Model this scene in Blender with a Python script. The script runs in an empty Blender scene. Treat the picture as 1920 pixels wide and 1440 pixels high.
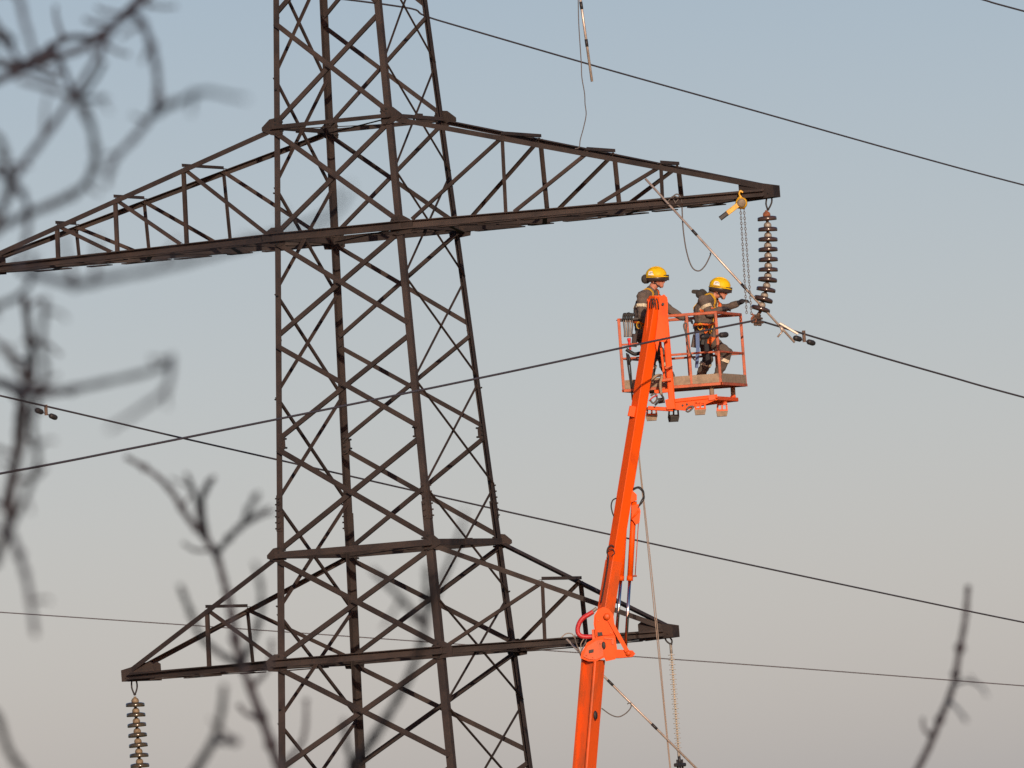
import bpy, math, random
from mathutils import Vector, Matrix, noise
from mathutils.bvhtree import BVHTree
random.seed(7)
R = math.radians
scene = bpy.context.scene
COL = scene.collection

# ------------------------------------------------------------------ camera
DIST = 150.0                       # metres to the tower
FPX = 141.0 * DIST                 # focal length in pixels of a 1920 wide frame
CAMZ = 1.6
PITCH, ROLL = R(2.42), R(4.16)
F = Vector((0, math.cos(PITCH), math.sin(PITCH)))
R0 = Vector((1, 0, 0)); U0 = Vector((0, -math.sin(PITCH), math.cos(PITCH)))
RS = R0 * math.cos(ROLL) - U0 * math.sin(ROLL)
US = R0 * math.sin(ROLL) + U0 * math.cos(ROLL)
CAM = Vector((0, 0, CAMZ))
cd = bpy.data.cameras.new('camera'); cam = bpy.data.objects.new('camera', cd); COL.objects.link(cam)
cd.sensor_width = 36; cd.lens = FPX / 1920 * 36
cd.clip_start = 0.1; cd.clip_end = 20000
M = Matrix((RS, US, -F)).transposed().to_4x4(); M.translation = CAM
cam.matrix_world = M
cd.dof.use_dof = True; cd.dof.focus_distance = 148.5; cd.dof.aperture_fstop = 18.5
scene.camera = cam

# ------------------------------------------------------------------ sky and sun
SUN_AZ = Vector((0.17, -0.985, 0)).normalized()       # behind the camera, to the right
SUN_EL = R(16)
w = bpy.data.worlds.new('World'); scene.world = w; w.use_nodes = True
nt = w.node_tree; nt.nodes.clear()
sky = nt.nodes.new('ShaderNodeTexSky'); sky.sky_type = 'NISHITA'; sky.sun_disc = False
sky.sun_elevation = SUN_EL; sky.sun_rotation = math.atan2(SUN_AZ.x, SUN_AZ.y)
sky.altitude = 100; sky.air_density = 0.6; sky.dust_density = 0.72; sky.ozone_density = 1.0
bg = nt.nodes.new('ShaderNodeBackground'); bg.inputs['Strength'].default_value = 0.09
wo = nt.nodes.new('ShaderNodeOutputWorld')
# the photograph's colour response: one curve per channel, the same over the whole sky
sep = nt.nodes.new('ShaderNodeSeparateColor'); comb = nt.nodes.new('ShaderNodeCombineColor'); nt.links.new(sky.outputs[0], sep.inputs[0])
for ch_i, (pw, gain) in enumerate(((1.177, 0.758), (0.915, 0.973), (0.678, 1.516))):
    pn = nt.nodes.new('ShaderNodeMath'); pn.operation = 'POWER'; pn.inputs[1].default_value = pw
    gn = nt.nodes.new('ShaderNodeMath'); gn.operation = 'MULTIPLY'; gn.inputs[1].default_value = gain
    nt.links.new(sep.outputs[ch_i], pn.inputs[0]); nt.links.new(pn.outputs[0], gn.inputs[0]); nt.links.new(gn.outputs[0], comb.inputs[ch_i])
nt.links.new(comb.outputs[0], bg.inputs[0]); nt.links.new(bg.outputs[0], wo.inputs[0])
sd = bpy.data.lights.new('sun', 'SUN'); sd.energy = 3.4; sd.angle = R(0.5); sd.color = (1.0, 0.80, 0.60)
so = bpy.data.objects.new('sun', sd); COL.objects.link(so)
sdir = (SUN_AZ * math.cos(SUN_EL) + Vector((0, 0, math.sin(SUN_EL))))
so.rotation_euler = sdir.to_track_quat('Z', 'Y').to_euler(); so.location = (30, -30, 60)
vs = scene.view_settings
vs.view_transform = 'Standard'; vs.look = 'None'; vs.gamma = 1; vs.exposure = 0.0

# ------------------------------------------------------------------ helpers
def P(px, py, Y):
    """point of the place seen at a pixel of the photograph, on the vertical plane y = Y"""
    d = F + RS * ((px - 960) / FPX) + US * ((720 - py) / FPX)
    return CAM + d * (Y / d.y)
def PX(p):
    d = Vector(p) - CAM; k = FPX / d.dot(F)
    return 960 + d.dot(RS) * k, 720 - d.dot(US) * k
def ray_plane(px, py, p0, n):
    d = F + RS * ((px - 960) / FPX) + US * ((720 - py) / FPX)
    return CAM + d * ((p0 - CAM).dot(n) / d.dot(n))

def perp(ax, hint):
    h = hint - ax * hint.dot(ax)
    if h.length < 1e-6:
        h = Vector((1, 0, 0)) - ax * ax.x
    return h.normalized()

class MB:
    def __init__(s): s.v = []; s.f = []; s.smooth = []; s.m = []
    def add(s, vs_, fs, smooth=False, mi=0):
        o = len(s.v); s.v += [Vector(x) for x in vs_]
        for f in fs: s.f.append([i + o for i in f]); s.smooth.append(smooth); s.m.append(mi)
        return s
    def box(s, c, x, y, z, mi=0):
        c = Vector(c); vs_ = [c + x * i + y * j + z * k for k in (-1, 1) for j in (-1, 1) for i in (-1, 1)]
        return s.add(vs_, [(0, 2, 3, 1), (4, 5, 7, 6), (0, 1, 5, 4), (2, 6, 7, 3), (0, 4, 6, 2), (1, 3, 7, 5)], mi=mi)
    def prism(s, a, b, prof, hint, mi=0, scale_b=1.0):
        """extrude a 2D profile (along hint, and across it) from a to b"""
        a, b = Vector(a), Vector(b); ax = (b - a).normalized(); x = perp(ax, Vector(hint)); y = ax.cross(x)
        n = len(prof)
        vs_ = [a + x * p[0] + y * p[1] for p in prof] + [b + x * p[0] * scale_b + y * p[1] * scale_b for p in prof]
        fs = [(i, (i + 1) % n, n + (i + 1) % n, n + i) for i in range(n)] + [tuple(range(n))[::-1], tuple(range(n, 2 * n))]
        return s.add(vs_, fs, mi=mi)
    def bar(s, a, b, wx, wy, hint=(0, 0, 1), ch=0.0, mi=0):
        hx, hy = wx / 2, wy / 2
        if ch: pr = [(-hx + ch, -hy), (hx - ch, -hy), (hx, -hy + ch), (hx, hy - ch), (hx - ch, hy), (-hx + ch, hy), (-hx, hy - ch), (-hx, -hy + ch)]
        else: pr = [(-hx, -hy), (hx, -hy), (hx, hy), (-hx, hy)]
        return s.prism(a, b, pr, hint, mi)
    def angle(s, a, b, d1, d2, l1, l2, t):
        """steel angle: flange l1 along d1 and flange l2 along d2 from the corner line a-b"""
        a, b = Vector(a), Vector(b); ax = (b - a).normalized()
        x = perp(ax, Vector(d1)); y = Vector(d2); y = (y - ax * y.dot(ax)); y = (y - x * y.dot(x)).normalized()
        pr = [(0, 0), (l1, 0), (l1, t), (t, t), (t, l2), (0, l2)]
        vs_ = [a + x * p[0] + y * p[1] for p in pr] + [b + x * p[0] + y * p[1] for p in pr]
        n = 6; fs = [(i, (i + 1) % n, n + (i + 1) % n, n + i) for i in range(n)] + [(5, 4, 3, 0), (3, 2, 1, 0), (6, 9, 10, 11), (6, 7, 8, 9)]
        return s.add(vs_, fs)
    def tube(s, pts, r, n=8, cap=True, mi=0):
        pts = [Vector(p) for p in pts]; k = len(pts)
        rs = r if isinstance(r, (list, tuple)) else [r] * k
        base = len(s.v); x = None
        for i, p in enumerate(pts):
            t = (pts[min(i + 1, k - 1)] - pts[max(i - 1, 0)]).normalized()
            x = perp(t, x if x is not None else (Vector((0, 0, 1)) if abs(t.z) < .9 else Vector((1, 0, 0))))
            y = t.cross(x)
            for j in range(n):
                an = 2 * math.pi * j / n
                s.v.append(p + (x * math.cos(an) + y * math.sin(an)) * rs[i])
        for i in range(k - 1):
            for j in range(n):
                a = base + i * n + j; b = base + i * n + (j + 1) % n
                s.f.append([a, b, b + n, a + n]); s.smooth.append(n > 4); s.m.append(mi)
        if cap:
            s.f.append([base + j for j in range(n)][::-1]); s.smooth.append(False); s.m.append(mi)
            s.f.append([base + (k - 1) * n + j for j in range(n)]); s.smooth.append(False); s.m.append(mi)
        return s
    def lathe(s, o, ax, prof, n=16, mi=0, squash=(1, 1), hint=(1, 0, 0)):
        """profile of (radius, height) turned about ax from o"""
        o = Vector(o); ax = Vector(ax).normalized(); x = perp(ax, Vector(hint)); y = ax.cross(x); base = len(s.v)
        for r, h in prof:
            for j in range(n):
                an = 2 * math.pi * j / n
                s.v.append(o + ax * h + x * (math.cos(an) * r * squash[0]) + y * (math.sin(an) * r * squash[1]))
        for i in range(len(prof) - 1):
            for j in range(n):
                a = base + i * n + j; b = base + i * n + (j + 1) % n
                s.f.append([a, b, b + n, a + n]); s.smooth.append(True); s.m.append(mi)
        if prof[0][0] > 1e-4: s.f.append([base + j for j in range(n)][::-1]); s.smooth.append(False); s.m.append(mi)
        if prof[-1][0] > 1e-4: s.f.append([base + (len(prof) - 1) * n + j for j in range(n)]); s.smooth.append(False); s.m.append(mi)
        return s
    def plate(s, outline, off, mi=0):
        """closed outline thickened by the vector off"""
        n = len(outline); o = [Vector(p) for p in outline]; off = Vector(off)
        vs_ = [p - off / 2 for p in o] + [p + off / 2 for p in o]
        fs = [(i, (i + 1) % n, n + (i + 1) % n, n + i) for i in range(n)] + [tuple(range(n))[::-1], tuple(range(n, 2 * n))]
        return s.add(vs_, fs, mi=mi)
    def sphere(s, c, r, n=10, mi=0, ax=(0, 0, 1), sq=1.0):
        m = n // 2 + 1
        prof = [(max(r * math.sin(math.pi * i / m), 1e-5), -r * sq * math.cos(math.pi * i / m)) for i in range(m + 1)]
        return s.lathe(c, ax, prof, n, mi)
    def mesh(s, name, mats, origin=Vector((0, 0, 0))):
        me = bpy.data.meshes.new(name)
        me.from_pydata([v - origin for v in s.v], [], s.f)
        for mt in (mats if isinstance(mats, (list, tuple)) else [mats]): me.materials.append(mt)
        me.polygons.foreach_set('use_smooth', s.smooth); me.polygons.foreach_set('material_index', s.m)
        import bmesh
        bm = bmesh.new(); bm.from_mesh(me); bmesh.ops.recalc_face_normals(bm, faces=bm.faces); bm.to_mesh(me); bm.free()
        me.update(); return me
    def build(s, name, mats, parent=None, origin=None):
        og = wloc(parent) if parent else (Vector(origin) if origin is not None else Vector((0, 0, 0)))
        ob = bpy.data.objects.new(name, s.mesh(name, mats, og)); COL.objects.link(ob)
        if parent: ob.parent = parent
        else: ob.location = og
        return ob

def wloc(o):
    p = Vector((0, 0, 0))
    while o: p += o.location; o = o.parent
    return p
def tag(o, label, cat, group=None, kind=None):
    o['label'] = label; o['category'] = cat
    if group: o['group'] = group
    if kind: o['kind'] = kind
    return o
def thing(name, loc, label, cat, group=None):
    o = bpy.data.objects.new(name, None); o.empty_display_size = .2; COL.objects.link(o); o.location = loc
    return tag(o, label, cat, group)
def smooth_path(pts, sub=6):
    pts = [Vector(p) for p in pts]; out = []
    for i in range(len(pts) - 1):
        p0 = pts[max(i - 1, 0)]; p1 = pts[i]; p2 = pts[i + 1]; p3 = pts[min(i + 2, len(pts) - 1)]
        for k in range(sub):
            t = k / sub
            out.append(0.5 * ((2 * p1) + (p2 - p0) * t + (2 * p0 - 5 * p1 + 4 * p2 - p3) * t * t + (3 * p1 - p0 - 3 * p2 + p3) * t ** 3))
    return out + [pts[-1]]

# ------------------------------------------------------------------ materials
def mat(name, c1, rough=.6, metal=0.0, c2=None, scale=6.0, bump=0.0, bscale=40.0, thr=(.42, .62), coat=0.0, stretch=(1, 1, 1), spec=.5, vary=0.0):
    m = bpy.data.materials.new(name); m.use_nodes = True; n = m.node_tree.nodes; l = m.node_tree.links
    b = n['Principled BSDF']; b.inputs['Roughness'].default_value = rough; b.inputs['Metallic'].default_value = metal
    b.inputs['Specular IOR Level'].default_value = spec
    if coat: b.inputs['Coat Weight'].default_value = coat; b.inputs['Coat Roughness'].default_value = .15
    b.inputs['Base Color'].default_value = (*c1, 1)
    tc = n.new('ShaderNodeTexCoord'); mp = n.new('ShaderNodeMapping'); mp.inputs['Scale'].default_value = stretch
    l.new(tc.outputs['Object'], mp.inputs[0])
    if c2:
        no = n.new('ShaderNodeTexNoise'); no.inputs['Scale'].default_value = scale; no.inputs['Detail'].default_value = 7; no.inputs['Roughness'].default_value = .65
        cr = n.new('ShaderNodeValToRGB'); cr.color_ramp.elements[0].position = thr[0]; cr.color_ramp.elements[1].position = thr[1]
        cr.color_ramp.elements[0].color = (*c1, 1); cr.color_ramp.elements[1].color = (*c2, 1)
        l.new(mp.outputs[0], no.inputs[0]); l.new(no.outputs[0], cr.inputs[0]); l.new(cr.outputs[0], b.inputs['Base Color'])
        if vary:
            oi = n.new('ShaderNodeObjectInfo'); vr = n.new('ShaderNodeMapRange'); vr.inputs[3].default_value = 1 - vary; vr.inputs[4].default_value = 1 + vary
            hs = n.new('ShaderNodeHueSaturation'); l.new(oi.outputs['Random'], vr.inputs[0]); l.new(vr.outputs[0], hs.inputs['Value']); l.new(cr.outputs[0], hs.inputs['Color']); l.new(hs.outputs[0], b.inputs['Base Color'])
        mr = n.new('ShaderNodeMapRange'); mr.inputs[3].default_value = max(rough - .08, .05); mr.inputs[4].default_value = min(rough + .15, 1)
        l.new(no.outputs[0], mr.inputs[0]); l.new(mr.outputs[0], b.inputs['Roughness'])
    if bump:
        nb = n.new('ShaderNodeTexNoise'); nb.inputs['Scale'].default_value = bscale; nb.inputs['Detail'].default_value = 4
        bp = n.new('ShaderNodeBump'); bp.inputs['Strength'].default_value = bump; bp.inputs['Distance'].default_value = .01
        l.new(mp.outputs[0], nb.inputs[0]); l.new(nb.outputs[0], bp.inputs['Height']); l.new(bp.outputs[0], b.inputs['Normal'])
    return m
STEEL = mat('weathered_steel', (.050, .038, .035), .72, 0, (.027, .022, .023), 2.6, .3, 60, (.40, .66), spec=.3, vary=.2)
STEEL2 = mat('rusty_steel', (.055, .039, .034), .78, 0, (.029, .023, .023), 3.4, .3, 60, (.40, .66), spec=.3, vary=.25)
BOLT = mat('bolt_steel', (.022, .02, .02), .6, .2)
ORANGE = mat('orange_paint', (.86, .095, .002), .5, 0, (.52, .06, .008), 4.5, .12, 30, (.54, .80), spec=.25, stretch=(1, 1, .45))
ORANGE_W = mat('worn_orange_paint', (.78, .095, .006), .5, 0, (.42, .085, .02), 5, .15, 40, (.45, .68), stretch=(1, 1, .3))
RAIL = mat('faded_orange_paint', (.54, .10, .025), .5, 0, (.24, .075, .045), 9, .1, 40, (.45, .7))
GRIME = mat('grimy_channel', (.30, .085, .03), .7, 0, (.16, .08, .05), 6, .2, 40, stretch=(1, 1, .2))
BOARD = mat('toe_board', (.36, .27, .19), .8, 0, (.27, .20, .14), 14, .2, 60)
RUBBER = mat('black_rubber', (.018, .018, .02), .6)
DARK = mat('dark_metal', (.035, .032, .034), .55, .2)
CHROME = mat('chrome_rod', (.75, .75, .76), .12, 1.0)
REDHOSE = mat('red_hose', (.55, .03, .035), .45, bump=.2, bscale=90)
CLAMPM = mat('weathered_clamp', (.15, .095, .07), .7, .2, (.09, .06, .05), 20)
PORC = mat('brown_porcelain', (.052, .032, .028), .14, 0, (.075, .045, .036), 4, coat=.6)
CAPM = mat('galvanised_cap', (.36, .33, .29), .5, .25, (.27, .22, .18), 20)
RUSTCAP = mat('rusty_cap', (.30, .10, .045), .8, 0, (.18, .07, .04), 20)
PORC_G = mat('green_brown_porcelain', (.055, .048, .034), .16, 0, (.075, .062, .042), 4, coat=.6)
CAPY = mat('buff_cap', (.26, .20, .13), .6, .05, (.17, .12, .075), 20)
WIRE = mat('aluminium_conductor', (.085, .075, .085), .6, .25)
POLYM = mat('pale_shed', (.50, .45, .37), .5)
ALU = mat('bright_pole', (.62, .53, .46), .35, .35, (.42, .34, .29), 6)
CABLE = mat('grey_cable', (.12, .105, .10), .6)
ROPE = mat('beige_rope', (.34, .27, .22), .85, bump=.3, bscale=150)
YEL = mat('yellow_paint', (.80, .44, .012), .4, 0, (.62, .32, .02), 12, coat=.2)
CHAINM = mat('chain_steel', (.16, .14, .13), .45, .6)
HELM = mat('yellow_helmet_shell', (.88, .55, .002), .5, 0, (.76, .44, .004), 9, .08, 40, spec=.3)
WHITE = mat('white_sticker', (.8, .79, .74), .5)
INK = mat('dark_ink', (.04, .04, .05), .6)
SKIN = mat('skin', (.56, .24, .16), .5, 0, (.50, .19, .125), 30)
JACKET = mat('grey_brown_jacket', (.135, .105, .088), .9, 0, (.105, .082, .07), 9, .6, 26)
TROUS = mat('grey_brown_trousers', (.115, .088, .07), .9, 0, (.085, .066, .055), 9, .6, 24)
GLOVE = mat('black_glove', (.024, .023, .028), .8)
BOOT = mat('black_boot', (.022, .02, .02), .6)
REFL = mat('reflective_band', (.62, .55, .40), .45)
HARN_O = mat('orange_webbing', (.75, .13, .01), .7)
HARN_Y = mat('yellow_webbing', (.72, .40, .02), .7)
BLUE = mat('blue_webbing', (.10, .17, .36), .7)
REDP = mat('red_plastic', (.72, .03, .03), .4)
HOOD = mat('dark_hood_cloth', (.045, .042, .038), .9, bump=.4, bscale=30)
GOGG = mat('dark_visor', (.05, .035, .035), .3)
BARK = mat('grey_bark', (.050, .046, .058), .9, 0, (.028, .026, .034), 30, .4, 60)
GRASS = mat('dry_grass', (.13, .12, .05), .95, 0, (.075, .09, .035), .15, .4, 3)

# ------------------------------------------------------------------ ground
def gz(x, y):
    t = min(max((y - 25) / 75, 0), 1); t = t * t * (3 - 2 * t)
    return -15.0 * t
g = MB(); ys = [-400, -150, -60, -20, 0, 12, 25, 35, 45, 55, 65, 75, 85, 95, 105, 125, 145, 165, 200, 300, 500, 900, 1600, 3000, 6000, 12000]
xs = [-12000, -5000, -2000, -800, -300, -120, -60, -30, -15, -7, 0, 7, 15, 30, 60, 120, 300, 800, 2000, 5000, 12000]
g.add([(x, y, gz(x, y)) for y in ys for x in xs], [(j * len(xs) + i, j * len(xs) + i + 1, (j + 1) * len(xs) + i + 1, (j + 1) * len(xs) + i) for j in range(len(ys) - 1) for i in range(len(xs) - 1)], True)
go = g.build('ground', GRASS); go['kind'] = 'structure'

# ------------------------------------------------------------------ the lattice tower
TH = R(23.88)
TU = Vector((math.cos(TH), -math.sin(TH), 0)); TV = Vector((math.sin(TH), math.cos(TH), 0)); TZ = Vector((0, 0, 1))
ZM = CAMZ + 5.748                  # world height of the tower's level 0 (the plates half way up the picture)
TC = Vector((-1.779, DIST, 0))
ZG = gz(0, 150)
T1, T2, N1, Z0, L1, L2 = 4.206, 2.740, 1.372, 0.0, -1.473, -2.902
def hw(z): return 1.058 - 0.0487 * z
def T(u, v, z): return TC + TU * u + TV * v + TZ * (z + ZM)
tower = thing('transmission_tower', (TC.x, TC.y, ZG), 'tall dark brown steel lattice pylon with long pointed crossarms', 'pylon')
SG = {'A': (-1, -1), 'B': (-1, 1), 'C': (1, -1), 'D': (1, 1)}
nodes = [11.6, 10.0, 8.5, 7.1, 5.66, T1, T2, N1, Z0, L1, L2, -4.36, -5.9, -7.6, -9.5, -11.7, -14.2, -17.0, -20.2, ZG - ZM]
def sgn(k): return SG[k]
def corner(k, z, inu=0.0, inv=0.0, o=0.0):
    su, sv = SG[k]; h = hw(z)
    return T(su * (h - inu), sv * (h - inv), z)
# legs: angle sections, upper and lower piece spliced just above the lower crossarm
for k, (su, sv) in SG.items():
    m = MB(); zs = [(-0.92, 11.6, .082, .010), (ZG - ZM - .3, -0.92, .098, .012)]
    for z0, z1, s_, t_ in zs:
        m.angle(corner(k, z0), corner(k, z1), TU * -su, TV * -sv, s_, s_, t_)
    # splice cover plates with bolts
    for zc in (-0.92,):
        ax = (corner(k, zc + 1) - corner(k, zc)).normalized(); c = corner(k, zc)
        m.bar(c - ax * .24 + TU * (-su * .045) - TV * (-sv * .008), c + ax * .24 + TU * (-su * .045) - TV * (-sv * .008), .07, .010, TU)
        m.bar(c - ax * .24 + TV * (-sv * .045) - TU * (-su * .008), c + ax * .24 + TV * (-sv * .045) - TU * (-su * .008), .07, .010, TV)
        for i in range(6):
            q = c + ax * (-.2 + .08 * i)
            m.tube([q + TU * (-su * .05) + TV * (sv * .012), q + TU * (-su * .05) + TV * (sv * .045)], .011, 6)
            m.tube([q + TV * (-sv * .05) + TU * (su * .012), q + TV * (-sv * .05) + TU * (su * .045)], .011, 6)
    m.build('leg', STEEL, tower)
# step bolts on two legs
for k in ('A', 'D'):
    su, sv = SG[k]; z = -9.0; i = 0
    while z < 9:
        m = MB(); c = corner(k, z); dvec = TU * su if i % 2 else TV * sv
        base = c + (TV * (-sv * .04) if i % 2 else TU * (-su * .04))
        m.tube([base - dvec * .02, base + dvec * .032], .010, 6); m.tube([base + dvec * .028, base + dvec * .034 + TZ * .012], .012, 6)
        m.build('step_bolt', BOLT, tower); z += 1.37; i += 1

def facept(k, z, inset, off):
    """point on a leg's front or back face, inset from the corner, off = distance outward from the face"""
    su, sv = SG[k]; h = hw(z)
    return T(su * (h - inset), sv * (h + off), z)
def sidept(k, z, inset, off):
    su, sv = SG[k]; h = hw(z)
    return T(su * (h + off), sv * (h - inset), z)
# crossed diagonals of the front and back faces
for i in range(len(nodes) - 1):
    za, zb = nodes[i], nodes[i + 1]
    wide = .060 if za > 0 else .066
    for (l, r) in (('A', 'C'), ('B', 'D')):
        out = TV * SG[l][1]
        for n_, (p, q) in enumerate(((l, r), (r, l))):
            off = .004 if n_ == 0 else -.022
            a = facept(p, za - .075, .035, off); b = facept(q, zb + .075, .035, off)
            ax = (b - a).normalized(); ip = ax.cross(out).normalized()
            if ip.z < 0: ip = -ip
            m = MB(); m.angle(a - ip * wide / 2, b - ip * wide / 2, ip, out if n_ == 0 else -out, wide, .045, .007)
            m.build('brace', STEEL, tower)
# side faces: lighter diagonals, staggered by half a panel
half = [(nodes[i] + nodes[i + 1]) / 2 for i in range(len(nodes) - 1)]
for i in range(len(half) - 1):
    za, zb = half[i], half[i + 1]
    for (l, r) in (('A', 'B'), ('C', 'D')):
        out = TU * SG[l][0]
        for n_, (p, q) in enumerate(((l, r), (r, l))):
            off = .004 if n_ == 0 else -.022
            a = sidept(p, za - .05, .045, off); b = sidept(q, zb + .05, .045, off)
            ax = (b - a).normalized(); ip = ax.cross(out).normalized()
            if ip.z < 0: ip = -ip
            m = MB(); m.angle(a - ip * .021, b - ip * .021, ip, out if n_ == 0 else -out, .042, .028, .005)
            m.build('brace', STEEL2, tower)
# gusset plates where the members meet
def gusset(k, z, shape, th=.014, off=.02, bolts=True, dark=False):
    su, sv = SG[k]; h = hw(z); o = TV * sv
    m = MB(); pts = [T(su * (h + du), sv * (h + off), z + dz) for du, dz in shape]
    m.plate(pts, o * th)
    if bolts:
        for du, dz in ((-.04, .09), (-.04, .03), (-.04, -.03), (-.04, -.09), (-.12, .06), (-.12, -.06)):
            c = T(su * (h + du), sv * (h + off), z + dz); m.tube([c - o * .03, c + o * .022], .014, 6, mi=1)
    m.build('gusset_plate', [STEEL, BOLT], tower)
ARMTOP = [(-.13, .11), (-.02, .12), (.05, .11), (.17, .01), (.17, -.04), (.04, -.10), (-.02, -.115), (-.13, -.105)]
ARMBOT = [(-.16, .03), (-.11, .13), (.03, .135), (.14, .07), (.18, .02), (.15, -.11), (-.05, -.13), (-.15, -.10)]
MID = [(-.01, .13), (-.06, .12), (-.115, .06), (-.115, -.06), (-.06, -.12), (-.01, -.13)]
SMALL = [(-.01, .07), (-.06, .05), (-.075, 0), (-.06, -.05), (-.01, -.07)]
for k in 'ABCD':
    for zz, sh, o_ in ((T1, ARMTOP, .022), (T2, ARMBOT, .022), (Z0, MID, -.030), (L1, [(a * .8, b * .85) for a, b in ARMTOP], .022), (L2, [(a * .9, b * .9) for a, b in ARMBOT], .022), (-5.9, MID, -.03), (8.5, MID, -.03)):
        gusset(k, zz, sh, off=o_)
    for zz in (N1, -4.36, 5.66, 7.1): gusset(k, zz, SMALL, off=-.030, bolts=False)
# horizontal members round the body at the arm levels
def ring(z, wide, deep, heavy):
    for (l, r) in (('A', 'C'), ('B', 'D')):
        o = TV * SG[l][1]; m = MB(); a = facept(l, z, -.02, .034); b = facept(r, z, -.02, .034)
        if heavy:
            m.angle(a - TZ * wide / 2, b - TZ * wide / 2, TZ, o, wide, deep, .012)
            m.angle(a + TZ * (wide / 2), b + TZ * (wide / 2), o, -TZ, deep, .03, .011)
        else:
            m.angle(a - TZ * wide / 2, b - TZ * wide / 2, TZ, o, wide, deep, .009)
        m.build('horizontal_beam', STEEL, tower)
    for (l, r) in (('A', 'B'), ('C', 'D')):
        o = TU * SG[l][0]; m = MB(); a = sidept(l, z, .03, .012); b = sidept(r, z, .03, .012); w_ = wide * (.75 if heavy else 1)
        m.angle(a - TZ * w_ / 2, b - TZ * w_ / 2, TZ, o, w_, deep * .8, .009); m.build('horizontal_beam', STEEL, tower)
        c = (a + b) / 2; m = MB(); m.bar(c - TV * .11 + o * .018, c + TV * .11 + o * .018, .10, .012, TZ); m.build('gusset_plate', STEEL, tower)
ring(T1, .055, .05, False); ring(T2, .112, .07, True); ring(L1, .085, .06, False); ring(L2, .104, .07, True); ring(8.5, .13, .08, True); ring(10.0, .065, .05, False)
# flat plan bracing inside the body
for z in (T1, T2, L1, L2):
    for p, q in (('A', 'D'), ('C', 'B')):
        a = corner(p, z - .03, .08, .08); b = corner(q, z - .03, .08, .08); m = MB()
        m.bar(a, b, .06, .008, TZ.cross(b - a)); m.build('plan_brace', STEEL2, tower)

def arm(side, zt, zb, length, stations, skip=(), chord=.110):
    """one pointed crossarm half, its two lower chords the part and the rest sub-parts"""
    kf, kb = ('C', 'D') if side > 0 else ('A', 'B')
    su = TU * side
    ht, hb = hw(zt), hw(zb)
    def low(v, f): return T(side * (hb + (length - hb) * f), v * (hb + .03 + (.085 - hb) * f), zb + .0)
    def top(v, f): return T(side * (ht + (length - ht) * f), v * (ht + .03 + (.07 - ht) * f), zt + (zb + .12 - zt) * f)
    main = MB()
    for v in (-1, 1):
        a, b = low(v, 0) - su * .1, low(v, 1)
        o = TV * v
        main.angle(a - TZ * chord / 2, b - TZ * chord * .36, TZ, o, chord * .92, .075, .012)
        main.angle(a + TZ * chord / 2, b + TZ * chord * .36, o, -TZ, .07, .03, .011)
    crossarm = main.build('crossarm', STEEL, tower)
    for v in (-1, 1):
        m = MB(); a, b = top(v, .02), top(v, 1.0); o = TV * v
        m.angle(a, b, -TZ, -o, .066, .085, .009); m.build('tie_chord', STEEL, crossarm)
    # tip: two cheek plates, cover and hanger lug
    m = MB()
    for v in (-1, 1):
        q = [(-.36, .15), (-.30, .19), (.13, .10), (.13, -.055), (-.36, -.075)]
        m.plate([T(side * (length + a), v * .105, zb + b) for a, b in q], TV * .014)
        for a in (-.1, -.02, .06):
            c = T(side * (length + a), v * .11, zb + .0); m.tube([c - TV * .02, c + TV * .02], .012, 6)
    m.bar(T(side * (length + .118), -.1, zb + .02), T(side * (length + .118), .1, zb + .02), .15, .012, TZ)
    m.bar(T(side * (length - .05), 0, zb + .11), T(side * (length + .125), 0, zb + .085), .21, .012, TV)
    m.bar(T(side * (length + .02), -.1, zb - .03), T(side * (length + .02), .1, zb - .03), .06, .05, TZ)
    m.build('tip_plate', STEEL, crossarm)
    prev = None
    for i, f in enumerate(stations):
        tf, tb = top(-1, f), top(1, f)
        m = MB(); m.angle(tf + TZ * .022, tb + TZ * .022, -su, TZ, .05, .042, .007); m.build('cross_strut', STEEL, crossarm)
        for v in (-1, 1):
            if (i, v) in skip: continue
            p = top(v, f); u_ = (p - T(0, 0, zt)).dot(TU) * side; fb = (u_ - hb) / (length - hb)
            q = low(v, fb) + TZ * .03
            m = MB(); m.angle(p - TV * (v * .012) - su * .03, q - TV * (v * .012) - su * .03, su, -TV * v, .050, .045, .007); m.build('post', STEEL2, crossarm)
        for v in (-1, 1):
            p = top(v, f)
            if prev is None: q = low(v, .03) + TZ * .07
            else:
                pp = top(v, prev); u_ = (pp - T(0, 0, zt)).dot(TU) * side; q = low(v, (u_ - hb) / (length - hb) + .02) + TZ * .05
            ax = (q - p).normalized(); o = TV * v; ip = ax.cross(o).normalized()
            m = MB(); m.angle(p - ip * .023 - o * .028, q - ip * .023 - o * .028, ip, -o, .046, .04, .006); m.build('diagonal', STEEL2, crossarm)
        prev = f
    # lattice in the plane of the lower chords, with plates under the chords
    n = 7 if length > 5 else 4; fr = [i / n * .93 for i in range(n + 1)]
    for i in range(n):
        a = low(-1 if i % 2 else 1, fr[i] + .01) - TZ * (chord * .36 + .02); b = low(1 if i % 2 else -1, fr[i + 1]) - TZ * (chord * .36 + .02)
        m = MB(); m.bar(a, b, .06, .010, TZ.cross(b - a)); m.build('bottom_brace', STEEL2, crossarm)
        if i:
            for v in (-1, 1):
                c = low(v, fr[i]) - TZ * (chord * .42 + .02); m = MB()
                L = .16 + .09 * ((i * 7 + v) % 3)
                m.plate([c - su * L - TV * (v * .10) , c + su * L - TV * (v * .10), c + su * L + TV * (v * .05), c - su * L + TV * (v * .05)], TZ * .014); m.build('batten_plate', STEEL, crossarm)
    return low, top
US_ST = (.302, .530, .726); LS_ST = (.479,)
low_ur, top_ur = arm(1, T1, T2, 5.80, US_ST, skip=((1, -1),))
low_ul, top_ul = arm(-1, T1, T2, 5.80, US_ST)
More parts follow.
